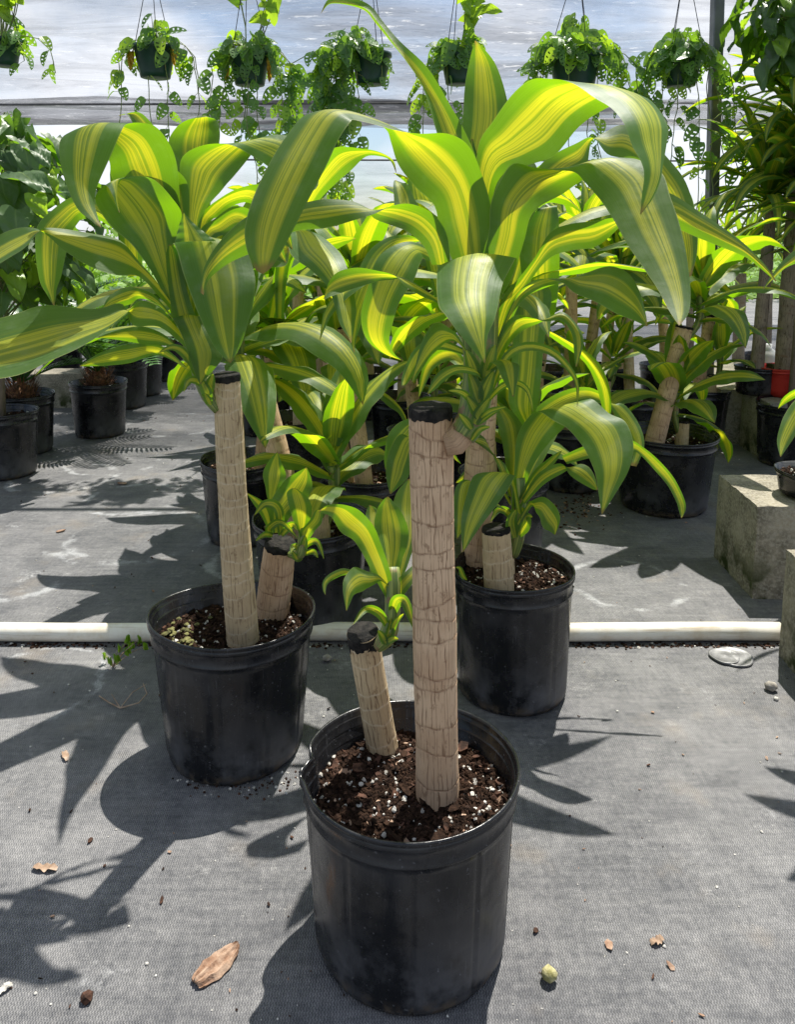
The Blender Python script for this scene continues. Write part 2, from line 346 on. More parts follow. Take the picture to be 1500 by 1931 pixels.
# ------------------------------------------------------------------ shape builders
def cr(p, t):
    n = len(p) - 1; i = min(int(t * n), n - 1); f = t * n - i
    a, b, c, d = p[max(i - 1, 0)], p[i], p[i + 1], p[min(i + 2, n)]
    return ((b * 2) + (c - a) * f + (a * 2 - b * 5 + c * 4 - d) * f * f + (b * 3 - a - c * 3 + d) * f ** 3) * .5
def ribbon(mb, A, B, cup=.1, nu=8, nv=None, rng=random, wav=.03, mi=0, vs=0.0):
    """leaf blade between two 3D edge curves A and B"""
    n = len(A); nv = nv or (n - 1) * 5
    ctr = [(a + b) / 2 for a, b in zip(A, B)]
    L = [0]
    for i in range(1, n): L.append(L[-1] + (ctr[i] - ctr[i - 1]).length)
    vs_, uvs = [], []
    ph = rng.random() * 6; ph2 = rng.random() * 6; fr = 2.2 + rng.random() * 2.5
    pN = None
    for j in range(nv + 1):
        t = j / nv; a, b = cr(A, t), cr(B, t)
        t2 = min(1, t + .02); t1 = max(0, t - .02)
        T = (cr(ctr, t2) - cr(ctr, t1)); W = b - a; N = W.cross(T)
        if N.length < 1e-9: N = pN or Vector((0, -1, 0))
        N.normalize()
        if pN is not None:
            N = (N * .5 + pN * .5) if N.dot(pN) > 0 else N
            if N.length < 1e-6: N = pN.copy()
            N.normalize()
        pN = N.copy(); wl_ = W.length
        i = min(int(t * (n - 1)), n - 2); f = t * (n - 1) - i; vv = (L[i] + (L[i + 1] - L[i]) * f) / max(L[-1], 1e-6)
        for k in range(nu + 1):
            u = k / nu; s = 2 * u - 1
            und = wav * wl_ * (abs(s) ** 2) * math.sin(vv * 6.28 * fr + (ph if s > 0 else ph2)) * min(1, 3 * (1 - vv)) 
            off = cup * wl_ * ((1 - s * s) * .7 + (1 - abs(s)) * .3) + und
            vs_.append(a + W * u + N * off); uvs.append((u, vv + vs))
    m = nu + 1
    fs = [(j * m + k, j * m + k + 1, (j + 1) * m + k + 1, (j + 1) * m + k) for j in range(nv) for k in range(nu)]
    mb.add(vs_, fs, mi, uvs, (rng.random(), rng.random()))
def pxleaf(mb, st, z, sgn=1, cup=.1, mi=0, rng=random, kz=.8, tb=0, **k):
    """st: stations (ax, ay, bx, by); z: list of depths spread along the stations; real width kept by tilting in depth"""
    n = len(st)
    zs = []
    for i in range(n):
        t = i / (n - 1) * (len(z) - 1); j = min(int(t), len(z) - 2); f = t - j; zs.append(z[j] * (1 - f) + z[j + 1] * f)
    wp = [math.hypot(a[0] - a[2], a[1] - a[3]) / 1500 * zz for a, zz in zip(st, zs)]
    W0 = max(wp)
    dz = []
    for i in range(n):
        v = i / (n - 1); prof = min(1, .35 + 1.6 * v) * (max(0, 1 - v ** 3.2)) ** .8
        d2 = (W0 * prof) ** 2 - wp[i] ** 2
        dz.append(kz * math.sqrt(d2) if d2 > 0 else 0)
    sm = [(dz[max(i - 1, 0)] + 2 * dz[i] + dz[min(i + 1, n - 1)]) / 4 for i in range(n)]; sm[-1] = 0
    sm = [d + sgn * tb * (s[1] - s[3]) / 1500 * zz for d, s, zz in zip(sm, st, zs)]
    A = [P(s[0], s[1], zz - sgn * d / 2) for s, zz, d in zip(st, zs, sm)]
    B = [P(s[2], s[3], zz + sgn * d / 2) for s, zz, d in zip(st, zs, sm)]
    ribbon(mb, A, B, cup, rng=rng, **k)
def thin(mb, mid, hw, z, rng=random, **k):
    """narrow leaf: midline pixels, half width"""
    st = []; n = len(mid)
    # densify
    pts = [Vector((x, y, 0)) for x, y in mid]; N = 7
    for i in range(N + 1):
        t = i / N; p = cr(pts, t); q = cr(pts, min(1, t + .03)) - cr(pts, max(0, t - .03)); q.normalize()
        h = hw * min(1, .45 + 1.6 * t) * (1 - t ** 3) + .3
        st.append((p.x + q.y * h, p.y - q.x * h, p.x - q.y * h, p.y + q.x * h))
    pxleaf(mb, st, z, rng=rng, nu=4, nv=18, **k)
def tube(mb, pts, rs, seg=12, mi=0, caps=True, rnd=(0, 0)):
    n = len(pts); vs_, uvs = [], []; v = 0
    X = None
    for i, p in enumerate(pts):
        T = (pts[min(i + 1, n - 1)] - pts[max(i - 1, 0)]).normalized()
        if X is None: X = T.orthogonal().normalized()
        X = (X - T * X.dot(T)).normalized(); Y = T.cross(X)
        if i: v += (pts[i] - pts[i - 1]).length
        for k in range(seg):
            a = 2 * math.pi * k / seg; vs_.append(p + (X * math.cos(a) + Y * math.sin(a)) * rs[i]); uvs.append((k / seg, v))
    fs = [(i * seg + k, i * seg + (k + 1) % seg, (i + 1) * seg + (k + 1) % seg, (i + 1) * seg + k) for i in range(n - 1) for k in range(seg)]
    if caps: fs.append(tuple(range(seg))[::-1]); fs.append(tuple((n - 1) * seg + k for k in range(seg)))
    mb.add(vs_, fs, mi, uvs, rnd)
def pot(parent, c, rt, rb, h, seg=48, sx=1, sy=1, wob=.012, dent=None, seed=0, mat='pot', ribs=10, rimband=True, name='pot'):
    rng = random.Random(seed); mb = MB()
    prof = [(0, .004), (rb * .8, .003), (rb * .97, .003), (rb, .012)]
    for q in (.1, .25, .4, .55, .7, .8): prof.append((rb + (rt * .965 - rb) * q, h * q * 1.0))
    k = rt
    prof += [(k * .955, h * .84), (k * .962, h * .842), (k * .978, h * .848), (k * .980, h * .856), (k * .972, h * .862), (k * .970, h * .90), (k * .975, h * .935), (k * .980, h * .938), (k * .998, h * .945), (k * 1.004, h * .955), (k * .996, h * .968), (k * .992, h * .972), (k * 1.000, h * .978), (k * 1.006, h * .988), (k * 1.002, h * .998), (k * .990, h * 1.0), (k * .978, h * .996),
             (k * .968, h * .985), (k * .966, h * .965), (k * .952, h * .958), (k * .948, h * .955), (k * .947, h * .905), (k * .932, h * .898), (k * .928, h * .895), (k * .926, h * .845), (k * .905, h * .835), (rb + (rt * .93 - rb) * .6, h * .6)]
    nin = len(prof) - 8
    p1, p2, p3 = [rng.random() * 6.28 for _ in range(3)]
    vs_ = []
    for j, (r, z) in enumerate(prof):
        q = z / h
        for i in range(seg):
            a = 2 * math.pi * i / seg
            rr = r * (1 + wob * q * (math.sin(2 * a + p1) + .5 * math.sin(3 * a + p2)))
            if ribs and 2 < j < 10:
                g = (a * ribs / (2 * math.pi)) % 1; rr -= rt * .012 * math.exp(-((g - .5) / .03) ** 2) - rt * .006 * math.exp(-((g - .56) / .03) ** 2)
                rr += rt * .006 * math.sin(ribs * a)
            zz = z
            if dent:
                for (da, dw, dd, dh) in dent:
                    x = (a - da + math.pi) % (2 * math.pi) - math.pi
                    e = math.exp(-(x / dw) ** 2) * max(0, (q - .45) / .55); rr -= dd * e; zz += dh * e * math.sin(x / dw * 2) if q > .8 else 0
            zz += .003 * q * math.sin(2 * a + p3)
            vs_.append(Vector(c) + Vector((rr * math.cos(a) * (1 + (sx - 1) * q), rr * math.sin(a) * (1 + (sy - 1) * q), zz)))
    fs = [(j * seg + i, j * seg + (i + 1) % seg, (j + 1) * seg + (i + 1) % seg, (j + 1) * seg + i) for j in range(len(prof) - 1) for i in range(seg)]
    mb.add(vs_, fs)
    return mb.build(name, M[mat], parent)
def lump(mb, c, s, mi, rng, squash=1.0, rot=None):
    """small irregular pebble (subdivided octahedron)"""
    base = [(1, 0, 0), (-1, 0, 0), (0, 1, 0), (0, -1, 0), (0, 0, 1), (0, 0, -1)]
    f0 = [(0, 2, 4), (2, 1, 4), (1, 3, 4), (3, 0, 4), (2, 0, 5), (1, 2, 5), (3, 1, 5), (0, 3, 5)]
    vs_ = [Vector(b) for b in base]; fs = []
    mid = {}
    def m(i, j):
        k = (min(i, j), max(i, j))
        if k not in mid: mid[k] = len(vs_); vs_.append((vs_[i] + vs_[j]).normalized())
        return mid[k]
    for a, b, c_ in f0:
        x, y, z = m(a, b), m(b, c_), m(c_, a); fs += [(a, x, z), (x, b, y), (z, y, c_), (x, y, z)]
    out = [Vector(c) + Vector((v.x * s * rng.uniform(.75, 1.2), v.y * s * rng.uniform(.75, 1.2), v.z * s * squash * rng.uniform(.75, 1.2))) for v in vs_]
    mb.add(out, fs, mi)
def chip(mb, c, l, w_, th, mi, rng, flat=.5):
    rot = Matrix.Rotation(rng.uniform(0, 6.28), 3, 'Z') @ Matrix.Rotation(rng.gauss(0, flat), 3, 'X') @ Matrix.Rotation(rng.gauss(0, flat), 3, 'Y')
    top = []; n = 6
    for k in range(n):
        a = 2 * math.pi * k / n; top.append((math.cos(a) * l * rng.uniform(.7, 1.15), math.sin(a) * w_ * rng.uniform(.6, 1.2)))
    vs_ = [Vector(c) + rot @ Vector((x, y, th * rng.uniform(.5, 1.4))) for x, y in top] + [Vector(c) + rot @ Vector((x * .9, y * .9, -th)) for x, y in top]
    fs = [tuple(range(n)), tuple(range(2 * n - 1, n - 1, -1))] + [(k, n + k, n + (k + 1) % n, (k + 1) % n) for k in range(n)]
    mb.add(vs_, fs, mi)
def soil(parent, c, r, h, sx=1, sy=1, nper=300, nchip=300, seed=1, size=1.0, moss=0):
    rng = random.Random(seed); mb = MB(); c = Vector(c)
    nr, na = 26, 72; vs_ = []
    def hz(x, y):
        v = Vector((x * 40 + seed, y * 40, seed)); return .006 * mnoise.noise(v) + .006 * mnoise.noise(v * 2.7) + .003 * mnoise.noise(v * 6) - .004
    if nper < 50: nr, na = 8, 28
    for j in range(nr + 1):
        for i in range(na):
            a = 2 * math.pi * i / na; rr = r * j / nr; x, y = rr * math.cos(a) * sx, rr * math.sin(a) * sy
            vs_.append(c + Vector((x, y, h + hz(x, y))))
    fs = [(j * na + i, j * na + (i + 1) % na, (j + 1) * na + (i + 1) % na, (j + 1) * na + i) for j in range(nr) for i in range(na)]
    mb.add(vs_, fs, 0)
    def spot():
        a = rng.uniform(0, 6.28); q = math.sqrt(rng.random()) * r * .97; x, y = q * math.cos(a) * sx, q * math.sin(a) * sy
        return c + Vector((x, y, h + hz(x, y)))
    for _ in range(nchip):
        s = rng.uniform(.002, .007) * size * (1 if rng.random() < .9 else 2); m = rng.choice((1, 1, 0, 0, 0, 2 if rng.random() < .3 else 0))
        chip(mb, spot() + Vector((0, 0, s * .25)), s, s * rng.uniform(.3, .75), s * .16, m, rng, .45)
    for _ in range(nper):
        if rng.random() < .35:
            s = rng.uniform(.002, .005) * size; chip(mb, spot() + Vector((0, 0, s * .5)), s, s * .8, s * .4, 3, rng, .6); continue
        s = rng.choice((.001, .0014, .0018, .0024, .0036)) * rng.uniform(.8, 1.2) * size
        lump(mb, spot() + Vector((0, 0, s * rng.uniform(.2, .9))), s, 3, rng)
    for _ in range(nchip * 4):      # soil crumbs
        s = rng.uniform(.0012, .0042) * size; lump(mb, spot(), s, 0, rng)
    for _ in range(moss):
        a = rng.gauss(2.6, .35) + math.pi * .25; q = r * rng.uniform(.55, .95)
        lump(mb, c + Vector((q * math.cos(a), q * math.sin(a), h + .002)), rng.uniform(.002, .006), 4, rng, .6)
    return mb.build('soil', [M['soil'], M['bark'], M['bark2'], M['perlite'], M['moss']], parent, smooth=False)
def cane(parent, p0, p1, r0, r1, seed=0, mat='cane', seg=64, step=.0025, ring=.034, cap=.012, name='cane', sag=0):
    rng = random.Random(seed); mb = MB(); ax = (p1 - p0); L = ax.length; T = ax.normalized(); X = T.cross(Vector((0, 1, 0))).normalized(); Y = X.cross(T)
    # X to the right, Y toward camera side
    rings = []; z = rng.uniform(.3, 1) * ring
    while z < L - .01: rings.append((z, rng.uniform(.001, .006), rng.random() * 6.28, rng.uniform(0, .0035), rng.random() * 6.28)); z += ring * rng.uniform(.5, 1.45)
    n = max(8, int(L / step)); vs_, uvs, mk, ci = [], [], [], []
    for j in range(n + 1):
        z = L * j / n; q = j / n; r = r0 + (r1 - r0) * q; r *= 1 + .02 * math.sin(z * 25 + seed)
        for i in range(seg + 1):
            a = 2 * math.pi * i / seg; fr = 1; mkv = 0; cnt = 0
            for (rz, am, ph, am2, ph2) in rings:
                d = z - (rz + am * math.sin(a + ph) + am2 * math.sin(2 * a + ph2) + .0008 * math.sin(7 * a + ph))
                cnt += d > 0
                if -.012 < d < .02:
                    if d < 0: fr += .011 * math.exp(d / .003)
                    else: fr += .0 - .006 * math.exp(-d / .006)
                    mkv = max(mkv, math.exp(-((d - .0006) / .0013) ** 2) * (.5 + .5 * math.sin(3 * a + ph) ** 2))
            rr = r * fr * (1 + .03 * mnoise.noise(Vector((math.cos(a), math.sin(a), z * 9 + seed * 3)))) * (1 + .012 * mnoise.noise(Vector((math.cos(a) * 2, math.sin(a) * 2, z * 30 + seed))))
            rr *= 1 + .008 * mnoise.noise(Vector((math.cos(a) * 9, math.sin(a) * 9, z * 12 + seed)))
            vs_.append(p0 + T * z + X * (rr * math.cos(a)) + Y * (rr * math.sin(a)) + X * (sag * math.sin(q * math.pi)))
            uvs.append((a * r0, z + seed * .37)); mk.append(mkv); ci.append(cnt)
    m = seg + 1
    o = len(mb.v); fs = [(j * m + i, (j + 1) * m + i, (j + 1) * m + i + 1, j * m + i + 1) for j in range(n) for i in range(seg)]
    mb.v.extend(tuple(v) for v in vs_)
    for f in fs:
        mb.f.append(list(f)); mb.m.append(0)
        for i in f: mb.uv.append(uvs[i]); mb.r.append((mk[i], ci[i]))
    vs2 = [p1 + T * .0] + [vs_[n * m + i] for i in range(seg)]
    mb.add(vs2, [(0, 1 + i, 1 + (i + 1) % seg) for i in range(seg)], 0, [(0, 0)] * len(vs2))
    ob = mb.build(name, M[mat], parent, loc=p0)
    if cap:
        cb = MB(); vs_ = []; sg = min(seg, 48)
        for j in range(5):
            for i in range(sg):
                a = 2 * math.pi * i / sg; rag = cap * (1 + .35 * mnoise.noise(Vector((math.cos(a) * 3, math.sin(a) * 3, seed))) + .25 * mnoise.noise(Vector((math.cos(a) * 9, math.sin(a) * 9, seed))))
                if cap > .014: rag *= 1 + .5 * max(0, math.sin(a * 3 + seed)) ** 4
                rr, zz = [(r1 * 1.03, -rag), (r1 * 1.038, -rag * .5), (r1 * 1.03, -.0015), (r1 * .985, .0018), (r1 * .0, .0012)][j]
                zz += .0012 * mnoise.noise(Vector((a * 2, j, seed))) if j < 4 else 0
                vs_.append(p1 + T * zz + X * (rr * math.cos(a)) + Y * (rr * math.sin(a)))
        fs = [(j * sg + i, j * sg + (i + 1) % sg, (j + 1) * sg + (i + 1) % sg, (j + 1) * sg + i) for j in range(4) for i in range(sg)]
        cb.add(vs_, fs); cb.build('cut_cap', M['cap'], ob)
    return ob
def crown(mb, O, n=14, L=.38, W=.075, seed=0, up=1.0, axis=Vector((0, 0, 1)), droop=1.0, spread=1.0, nu=4, nv=12, hgt=.12, mi=0, az0=0):
    rng = random.Random(seed)
    for i in range(n):
        q = i / max(1, n - 1)            # 0 lowest/outer .. 1 inner/upright
        az = i * 2.39996 + az0 + rng.uniform(-.25, .25)
        el = rad(-5 + 85 * q ** .8 * up + rng.uniform(-10, 10)); l = L * (.6 + .6 * math.sin(math.pi * min(1, .15 + q * .8))) * rng.uniform(.8, 1.15); wd = W * rng.uniform(.8, 1.12) * (.65 + .4 * math.sin(math.pi * min(1, .2 + .75 * q)))
        p = O + axis * (hgt * q) + Vector((0, 0, 0)); H = Vector((math.cos(az), math.sin(az), 0)); S = Vector((-math.sin(az), math.cos(az), 0))
        A, B = [], []; K = 8; e = el; roll = rng.gauss(0, .35); tw = rng.gauss(0, .5); dd = droop * rng.uniform(.7, 1.4) * (1.9 - .7 * q); side = rng.gauss(0, .12)
        for k in range(K + 1):
            t = k / K; wl_ = wd * min(1, .42 + 1.9 * t) * max(0, 1 - t ** 3.6) ** .85
            Dn = H * math.cos(e) + Vector((0, 0, math.sin(e))) + S * side; ro = roll * t + tw * t * t
            Nn = (Vector((0, 0, math.cos(e))) - H * math.sin(e)); Wv = S * math.cos(ro) + Nn * math.sin(ro)
            A.append(p - Wv * wl_ / 2); B.append(p + Wv * wl_ / 2)
            p = p + Dn * (l / K) * (spread if t < .3 else 1); e -= dd * (l / .38) * (.10 + .55 * t) * 2 / K * 1.15
            e = max(e, rad(-88))
        ribbon(mb, A, B, rng.uniform(-.22, -.08), nu=nu, nv=nv, rng=rng, wav=.05, mi=mi)
def stemtube(parent, pts, rs, mat='stem', seg=14):
    mb = MB(); n = 10; V = [Vector(p) for p in pts]; rr = [Vector((r, 0, 0)) for r in rs]
    tube(mb, [cr(V, i / n) for i in range(n + 1)], [cr(rr, i / n).x for i in range(n + 1)], seg); return mb.build('green_shoot', M[mat], parent)
# ================================================================== SETTING
mb = MB(); N = 1
mb.add([(-60, -8, 0), (60, -8, 0), (60, 90, 0), (-60, 90, 0)], [(0, 1, 2, 3)])
tag(mb.build('ground', M['ground'], smooth=False), kind='structure')
mb = MB(); mb.add([(-60, 12.5, .02), (60, 12.5, .02), (60, 89, .02), (-60, 89, .02)], [(0, 1, 2, 3)])
M['lawn'] = simple('lawn', (.08, .16, .03), (.18, .28, .06), 2, .9, .3)
tag(mb.build('lawn', M['lawn'], smooth=False), kind='structure')
def sheet(name, rows, x0, x1, mat, label, nx=120, sag=.06, seed=0, thick=.004):
    mb = MB(); vs_ = []; ny = 40; rws = [Vector(r) for r in rows]; uvs = []
    for j in range(ny + 1):
        p = cr(rws, j / ny)
        for i in range(nx + 1):
            x = x0 + (x1 - x0) * i / nx
            z = p.z + sag * mnoise.noise(Vector((x * .35, j * .16, seed))) + .025 * mnoise.noise(Vector((x * .8, j * .7, seed + 5))) - .02 * abs(math.sin(x * 1.05))
            vs_.append(Vector((x, p.y + .08 * mnoise.noise(Vector((x * .3, j * .2, seed + 9))), z))); uvs.append((i / nx, j / ny))
    m = nx + 1; mb.add(vs_, [(j * m + i, j * m + i + 1, (j + 1) * m + i + 1, (j + 1) * m + i) for j in range(ny) for i in range(nx)], 0, uvs)
    o = mb.build(name, mat); tag(o, label, 'plastic sheet'); return o
sheet('roof_film', [(0, 4.6, 3.1), (0, 6.0, 2.86), (0, 7.0, 2.78), (0, 7.9, 2.58), (0, 8.55, 2.40), (0, 8.9, 2.47), (0, 9.3, 2.36), (0, 9.6, 2.36)], -9, 11, M['film'], 'grey milky plastic roof sheet sagging overhead behind the hanging baskets', sag=.16)
sheet('side_film', [(0, 10.2, 2.75), (0, 10.4, 2.2), (0, 10.5, 1.6), (0, 10.55, 1.15)], -9, 11, M['film2'], 'bright clear plastic side wall with horizontal wrinkles below the roof sheet', sag=.12, seed=3)
sheet('rolled_film', [(0, 8.35, 2.40), (0, 8.7, 2.37), (0, 9.1, 2.33), (0, 9.4, 2.32), (0, 9.62, 2.345)], -9, 11, M['film3'], 'darker grey gathered fold of plastic hanging along the bottom of the roof sheet', sag=.10, seed=7)
# greenhouse purlins and bars
def bar(name, a, b, r, mat, label, cat, group=None, seg=8):
    mb = MB(); tube(mb, [Vector(a), Vector(b)], [r, r], seg); o = mb.build(name, M[mat], loc=a); return tag(o, label, cat, group)
bar('roof_bar', (-9, 8.5, 2.36), (11, 8.5, 2.42), .012, 'steel', 'dark steel roof bar pressed under the grey plastic sheet', 'bar')
bar('roof_bar', (-9, 9.66, 2.36), (11, 9.66, 2.38), .035, 'white', 'pale eave bar along the lower edge of the grey plastic sheet', 'bar')
bar('wall_bar', (-9, 10.12, 1.98), (11, 10.12, 1.93), .012, 'steel', 'upper thin dark rail across the clear plastic wall', 'rail')
bar('wall_bar', (-9, 10.12, 1.30), (11, 10.12, 1.33), .012, 'steel', 'lower thin dark rail across the clear plastic wall', 'rail')
bar('hanging_pipe', (-5, 3.62, 2.24), (5, 3.62, 2.24), .017, 'steel', 'steel pipe above the picture that carries the hanging baskets', 'pipe')
# pole
mb = MB(); a = PY(1361, -260, 3.75); b = PY(1336, 640, 3.75); d = (b - a); b = a + d * (a.z / (a.z - b.z)); 
for (hx, hy) in ((.024, .024),):
    vs_ = [];
    for p in (b, a):
        for sx_, sy_ in ((-1, -1), (-.8, -1.12), (.8, -1.12), (1, -1), (1, 1), (-1, 1)): vs_.append(p + Vector((sx_ * hx, sy_ * hy, 0)))
    mb.add(vs_, [(i, (i + 1) % 6, 6 + (i + 1) % 6, 6 + i) for i in range(6)] + [tuple(range(5, -1, -1)), tuple(range(6, 12))])
pole = tag(mb.build('support_pole', M['steel'], smooth=False, loc=b), 'tall grey steel greenhouse pole behind the hanging baskets at right', 'pole')
# pvc pipe
c0 = G(-400, 1216); c1 = G(1483, 1219); mb = MB(); rp = .0217; PPY = G(750, 1207).y
pts = [Vector((c0.x + (c1.x - c0.x) * i / 30, PPY + .003 * math.sin(i * .5), rp)) for i in range(31)]
tube(mb, pts, [rp] * 31, 32); tag(mb.build('irrigation_pipe', M['pvc'], loc=pts[0]), 'long cream PVC pipe lying across the ground mat behind the front pots', 'pipe')
mb = MB(); rng = random.Random(4)
for _ in range(900):
    x = rng.uniform(-1.6, 1.0); lump(mb, (x, PPY - .026 + rng.gauss(0, .006), .001), rng.uniform(.001, .005), rng.choice((0, 0, 0, 1, 2)) if rng.random() < .93 else 3, rng, .6)
tag(mb.build('soil_litter', [M['soil'], M['soil'], M['bark'], M['perlite']], smooth=False), 'line of dark soil crumbs caught along the front of the white pipe', 'soil', kind='stuff')
# concrete blocks
def block(x, y, sx, sy, sz, rz, label, z=0):
    mb = MB(); nx, ny, nz = 16, 24, 16; rng = random.Random(int(x * 100)); vs_ = {}; 
    def vert(i, j, k):
        key = (i, j, k)
        if key not in vs_:
            p = Vector(((i / nx - .5) * sx, (j / ny - .5) * sy, k / nz * sz)); e = (i in (0, nx)) + (j in (0, ny)) + (k in (0, nz))
            q = p * 38; amp = .001 if e == 1 else .002
            p += Vector((mnoise.noise(q), mnoise.noise(q + Vector((9, 0, 0))), mnoise.noise(q + Vector((0, 9, 0))) if k else 0)) * amp
            if e >= 2: p = Vector((p.x * (1 - .006 * (1 + rng.random())), p.y * (1 - .004 * (1 + rng.random())), p.z * (1 - .006 * rng.random())))
            vs_[key] = len(mb.v); mb.v.append((p.x + x, p.y + y, p.z + z))
        return vs_[key]
    def face(f): mb.f.append(f); mb.m.append(0); mb.uv.extend([(0, 0)] * 4); mb.r.extend([(0, 0)] * 4)
    for i in range(nx):
        for j in range(ny):
            face([vert(i, j, nz), vert(i + 1, j, nz), vert(i + 1, j + 1, nz), vert(i, j + 1, nz)]); face([vert(i, j + 1, 0), vert(i + 1, j + 1, 0), vert(i + 1, j, 0), vert(i, j, 0)])
    for k in range(nz):
        for i in range(nx):
            face([vert(i, 0, k), vert(i + 1, 0, k), vert(i + 1, 0, k + 1), vert(i, 0, k + 1)]); face([vert(i + 1, ny, k), vert(i, ny, k), vert(i, ny, k + 1), vert(i + 1, ny, k + 1)])
        for j in range(ny):
            face([vert(0, j + 1, k), vert(0, j, k), vert(0, j, k + 1), vert(0, j + 1, k + 1)]); face([vert(nx, j, k), vert(nx, j + 1, k), vert(nx, j + 1, k + 1), vert(nx, j, k + 1)])
    o = mb.build('concrete_block', M['concrete'], loc=(x, y, z), smooth=False); o.rotation_euler.z = rz
    tag(o, label, 'concrete block', 'concrete blocks'); return o
block(1.088, 2.135, .24, .285, .262, rad(-2.2), 'sunlit concrete block at right with a small pot resting on it')
block(1.012, 1.565, .24, .285, .262, rad(-1), 'dark concrete block cut off by the right edge beside the pipe end')
gC = G(1490, 872); block(gC.x + .02, gC.y + .14, .24, .28, .262, 0, 'shaded concrete block right behind the sunlit one at the right edge')
gD = G(1400, 838); block(gD.x, gD.y + .16, .22, .3, .262, 0, 'dim concrete block right of the wide black pot, farthest at right')
gE = G(110, 770); block(gE.x, gE.y + .1, .40, .2, .2, rad(3), 'pale concrete block behind the palm pots at left')
gE = G(1560, 800); block(gE.x - .1, gE.y + .2, 1.2, .45, .262, 0, 'long grey block under the red potted trunks at far right')
# ================================================================== FRONT CORN PLANT
r_ = random.Random(11)
O = G(775, 1432, .260); base = Vector((O.x, O.y, 0))
fp = empty('potted_corn_plant', base, 'foremost potted corn plant with thick bare cane and dented black pot', 'potted plant', 'corn plants with striped leaves')
pot(fp, base, .147, .133, .258, seg=220, wob=.012, seed=3, dent=[(rad(178), .13, .012, .006), (rad(190), .06, -.004, -.004)])
soil(fp, base, .137, .212, nper=300, nchip=1400, seed=5, size=1.0)
cane(fp, G(826, 1500, .205) , P(812, 768, .925), .0300, .0272, seed=2, seg=120, step=.0016, ring=.037, cap=.012)
# knuckle where the shoot leaves the cane
kb = MB(); kp = [P(838, 838, .925), P(858, 832, .925), P(874, 815, .922), P(884, 795, .92)]
tube(kb, kp, [.016, .0185, .017, .0165], 20); kb.build('knuckle', M['cane'], fp)
stemtube(fp, [P(872, 822, .92), P(890, 790, .92), P(900, 740, .92), P(906, 680, .92), P(903, 600, .92), P(900, 520, .93)], [.017, .019, .020, .021, .026, .03], seg=24)
L_ = MB()
def Lf(st, z, **k): pxleaf(L_, st, z, rng=r_, **k)
# shoot sheath bracts
for (a, b, h) in (((905, 790), (880, 745), 12), ((895, 800), (925, 750), 12), ((890, 810), (866, 780), 9), ((900, 800), (948, 768), 7), ((905, 760), (885, 700), 14), ((910, 755), (932, 700), 14), ((900, 720), (880, 660), 15), ((915, 715), (935, 650), 15)):
    thin(L_, [a, ((a[0] * .6 + b[0] * .4), (a[1] * .5 + b[1] * .5)), b], h, [.90, .895, .89], rng=r_, cup=-.2)
Lf([(885,490,915,490),(878,400,922,400),(872,300,935,300),(873,230,957,225),(877,165,955,180),(886,115,937,125),(893,88,913,92),(896,77,898,78)], [.97, 1.0, 1.02, 1.0], cup=-.14)
Lf([(885,480,915,490),(850,330,905,330),(824,250,878,250),(797,165,846,192),(762,108,806,129),(728,62,755,78),(708,38,724,42),(688,16,697,10),(650,7,655,-6),(620,8,620,-1),(604,28,605,27)], [.95, .98, 1.0, 1.02, 1.02], cup=-.28, sgn=1)
Lf([(885,500,925,500),(893,380,930,380),(902,277,950,328),(930,229,1003,310),(965,180,1047,292),(1005,150,1092,240),(1045,150,1140,205),(1080,162,1190,187),(1115,178,1222,190),(1150,198,1250,212),(1176,235,1261,240),(1191,274,1257,270),(1210,305,1251,310),(1216,330,1246,342),(1211,370,1231,376),(1208,404,1209,405)], [.95, .92, .88, .82, .77, .75, .74], cup=-.10)
Lf([(860,505,925,505),(832,440,928,400),(820,388,905,320),(784,354,880,272),(752,312,845,253),(738,270,795,254),(727,246,755,248),(690,226,700,231),(632,209,668,226),(577,214,660,235),(542,257,636,271),(503,320,614,314),(478,371,585,371),(462,428,562,417),(466,472,537,465),(482,508,514,502),(497,517,498,516)], [.93, .89, .85, .82, .79, .77, .76, .76], cup=-.10, sgn=-1, kz=.6)
Lf([(815,500,850,500),(800,465,842,440),(770,438,815,402),(735,424,775,385),(705,412,740,388),(690,392,705,405),(660,378,662,418),(620,376,612,430),(580,382,557,437),(520,395,510,460),(464,411,471,479),(414,456,428,499),(385,505,394,528),(378,552,384,557)], [.92, .89, .87, .87, .88, .89, .88], cup=-.1, sgn=-1, kz=.5)
Lf([(905,510,975,500),(922,440,990,450),(926,385,1001,410),(943,342,1022,387),(968,309,1060,367),(1005,317,1092,345),(1050,322,1130,318),(1085,324,1175,296),(1108,346,1215,303),(1135,378,1250,328),(1160,419,1264,372),(1184,464,1282,425),(1214,506,1296,484),(1241,545,1303,545),(1262,585,1300,588),(1281,614,1283,613)], [.92, .90, .89, .87, .85, .82, .78, .74], cup=-.09, kz=.5)
Lf([(925,500,965,500),(985,380,1010,400),(1015,318,1060,350),(1045,292,1085,325),(1085,272,1108,310),(1118,260,1117,268),(1145,292,1142,250),(1180,302,1178,236),(1215,330,1225,262),(1240,365,1262,300),(1262,410,1294,345),(1275,460,1313,410),(1288,510,1316,470),(1300,525,1305,520)], [.98, 1.03, 1.06, 1.08, 1.08, 1.05], cup=-.1, kz=.6)
Lf([(925,640,945,660),(950,560,962,590),(980,524,990,550),(1010,485,1012,514),(1037,440,1042,484),(1070,424,1082,472),(1120,417,1125,465),(1165,412,1165,432),(1205,425,1205,385),(1240,425,1235,368),(1275,430,1265,366),(1320,450,1310,393),(1370,470,1355,423),(1410,487,1400,456),(1445,515,1440,495),(1464,532,1465,530)], [.92, .9, .88, .87, .87, .87, .86, .85], cup=-.1, kz=.5)
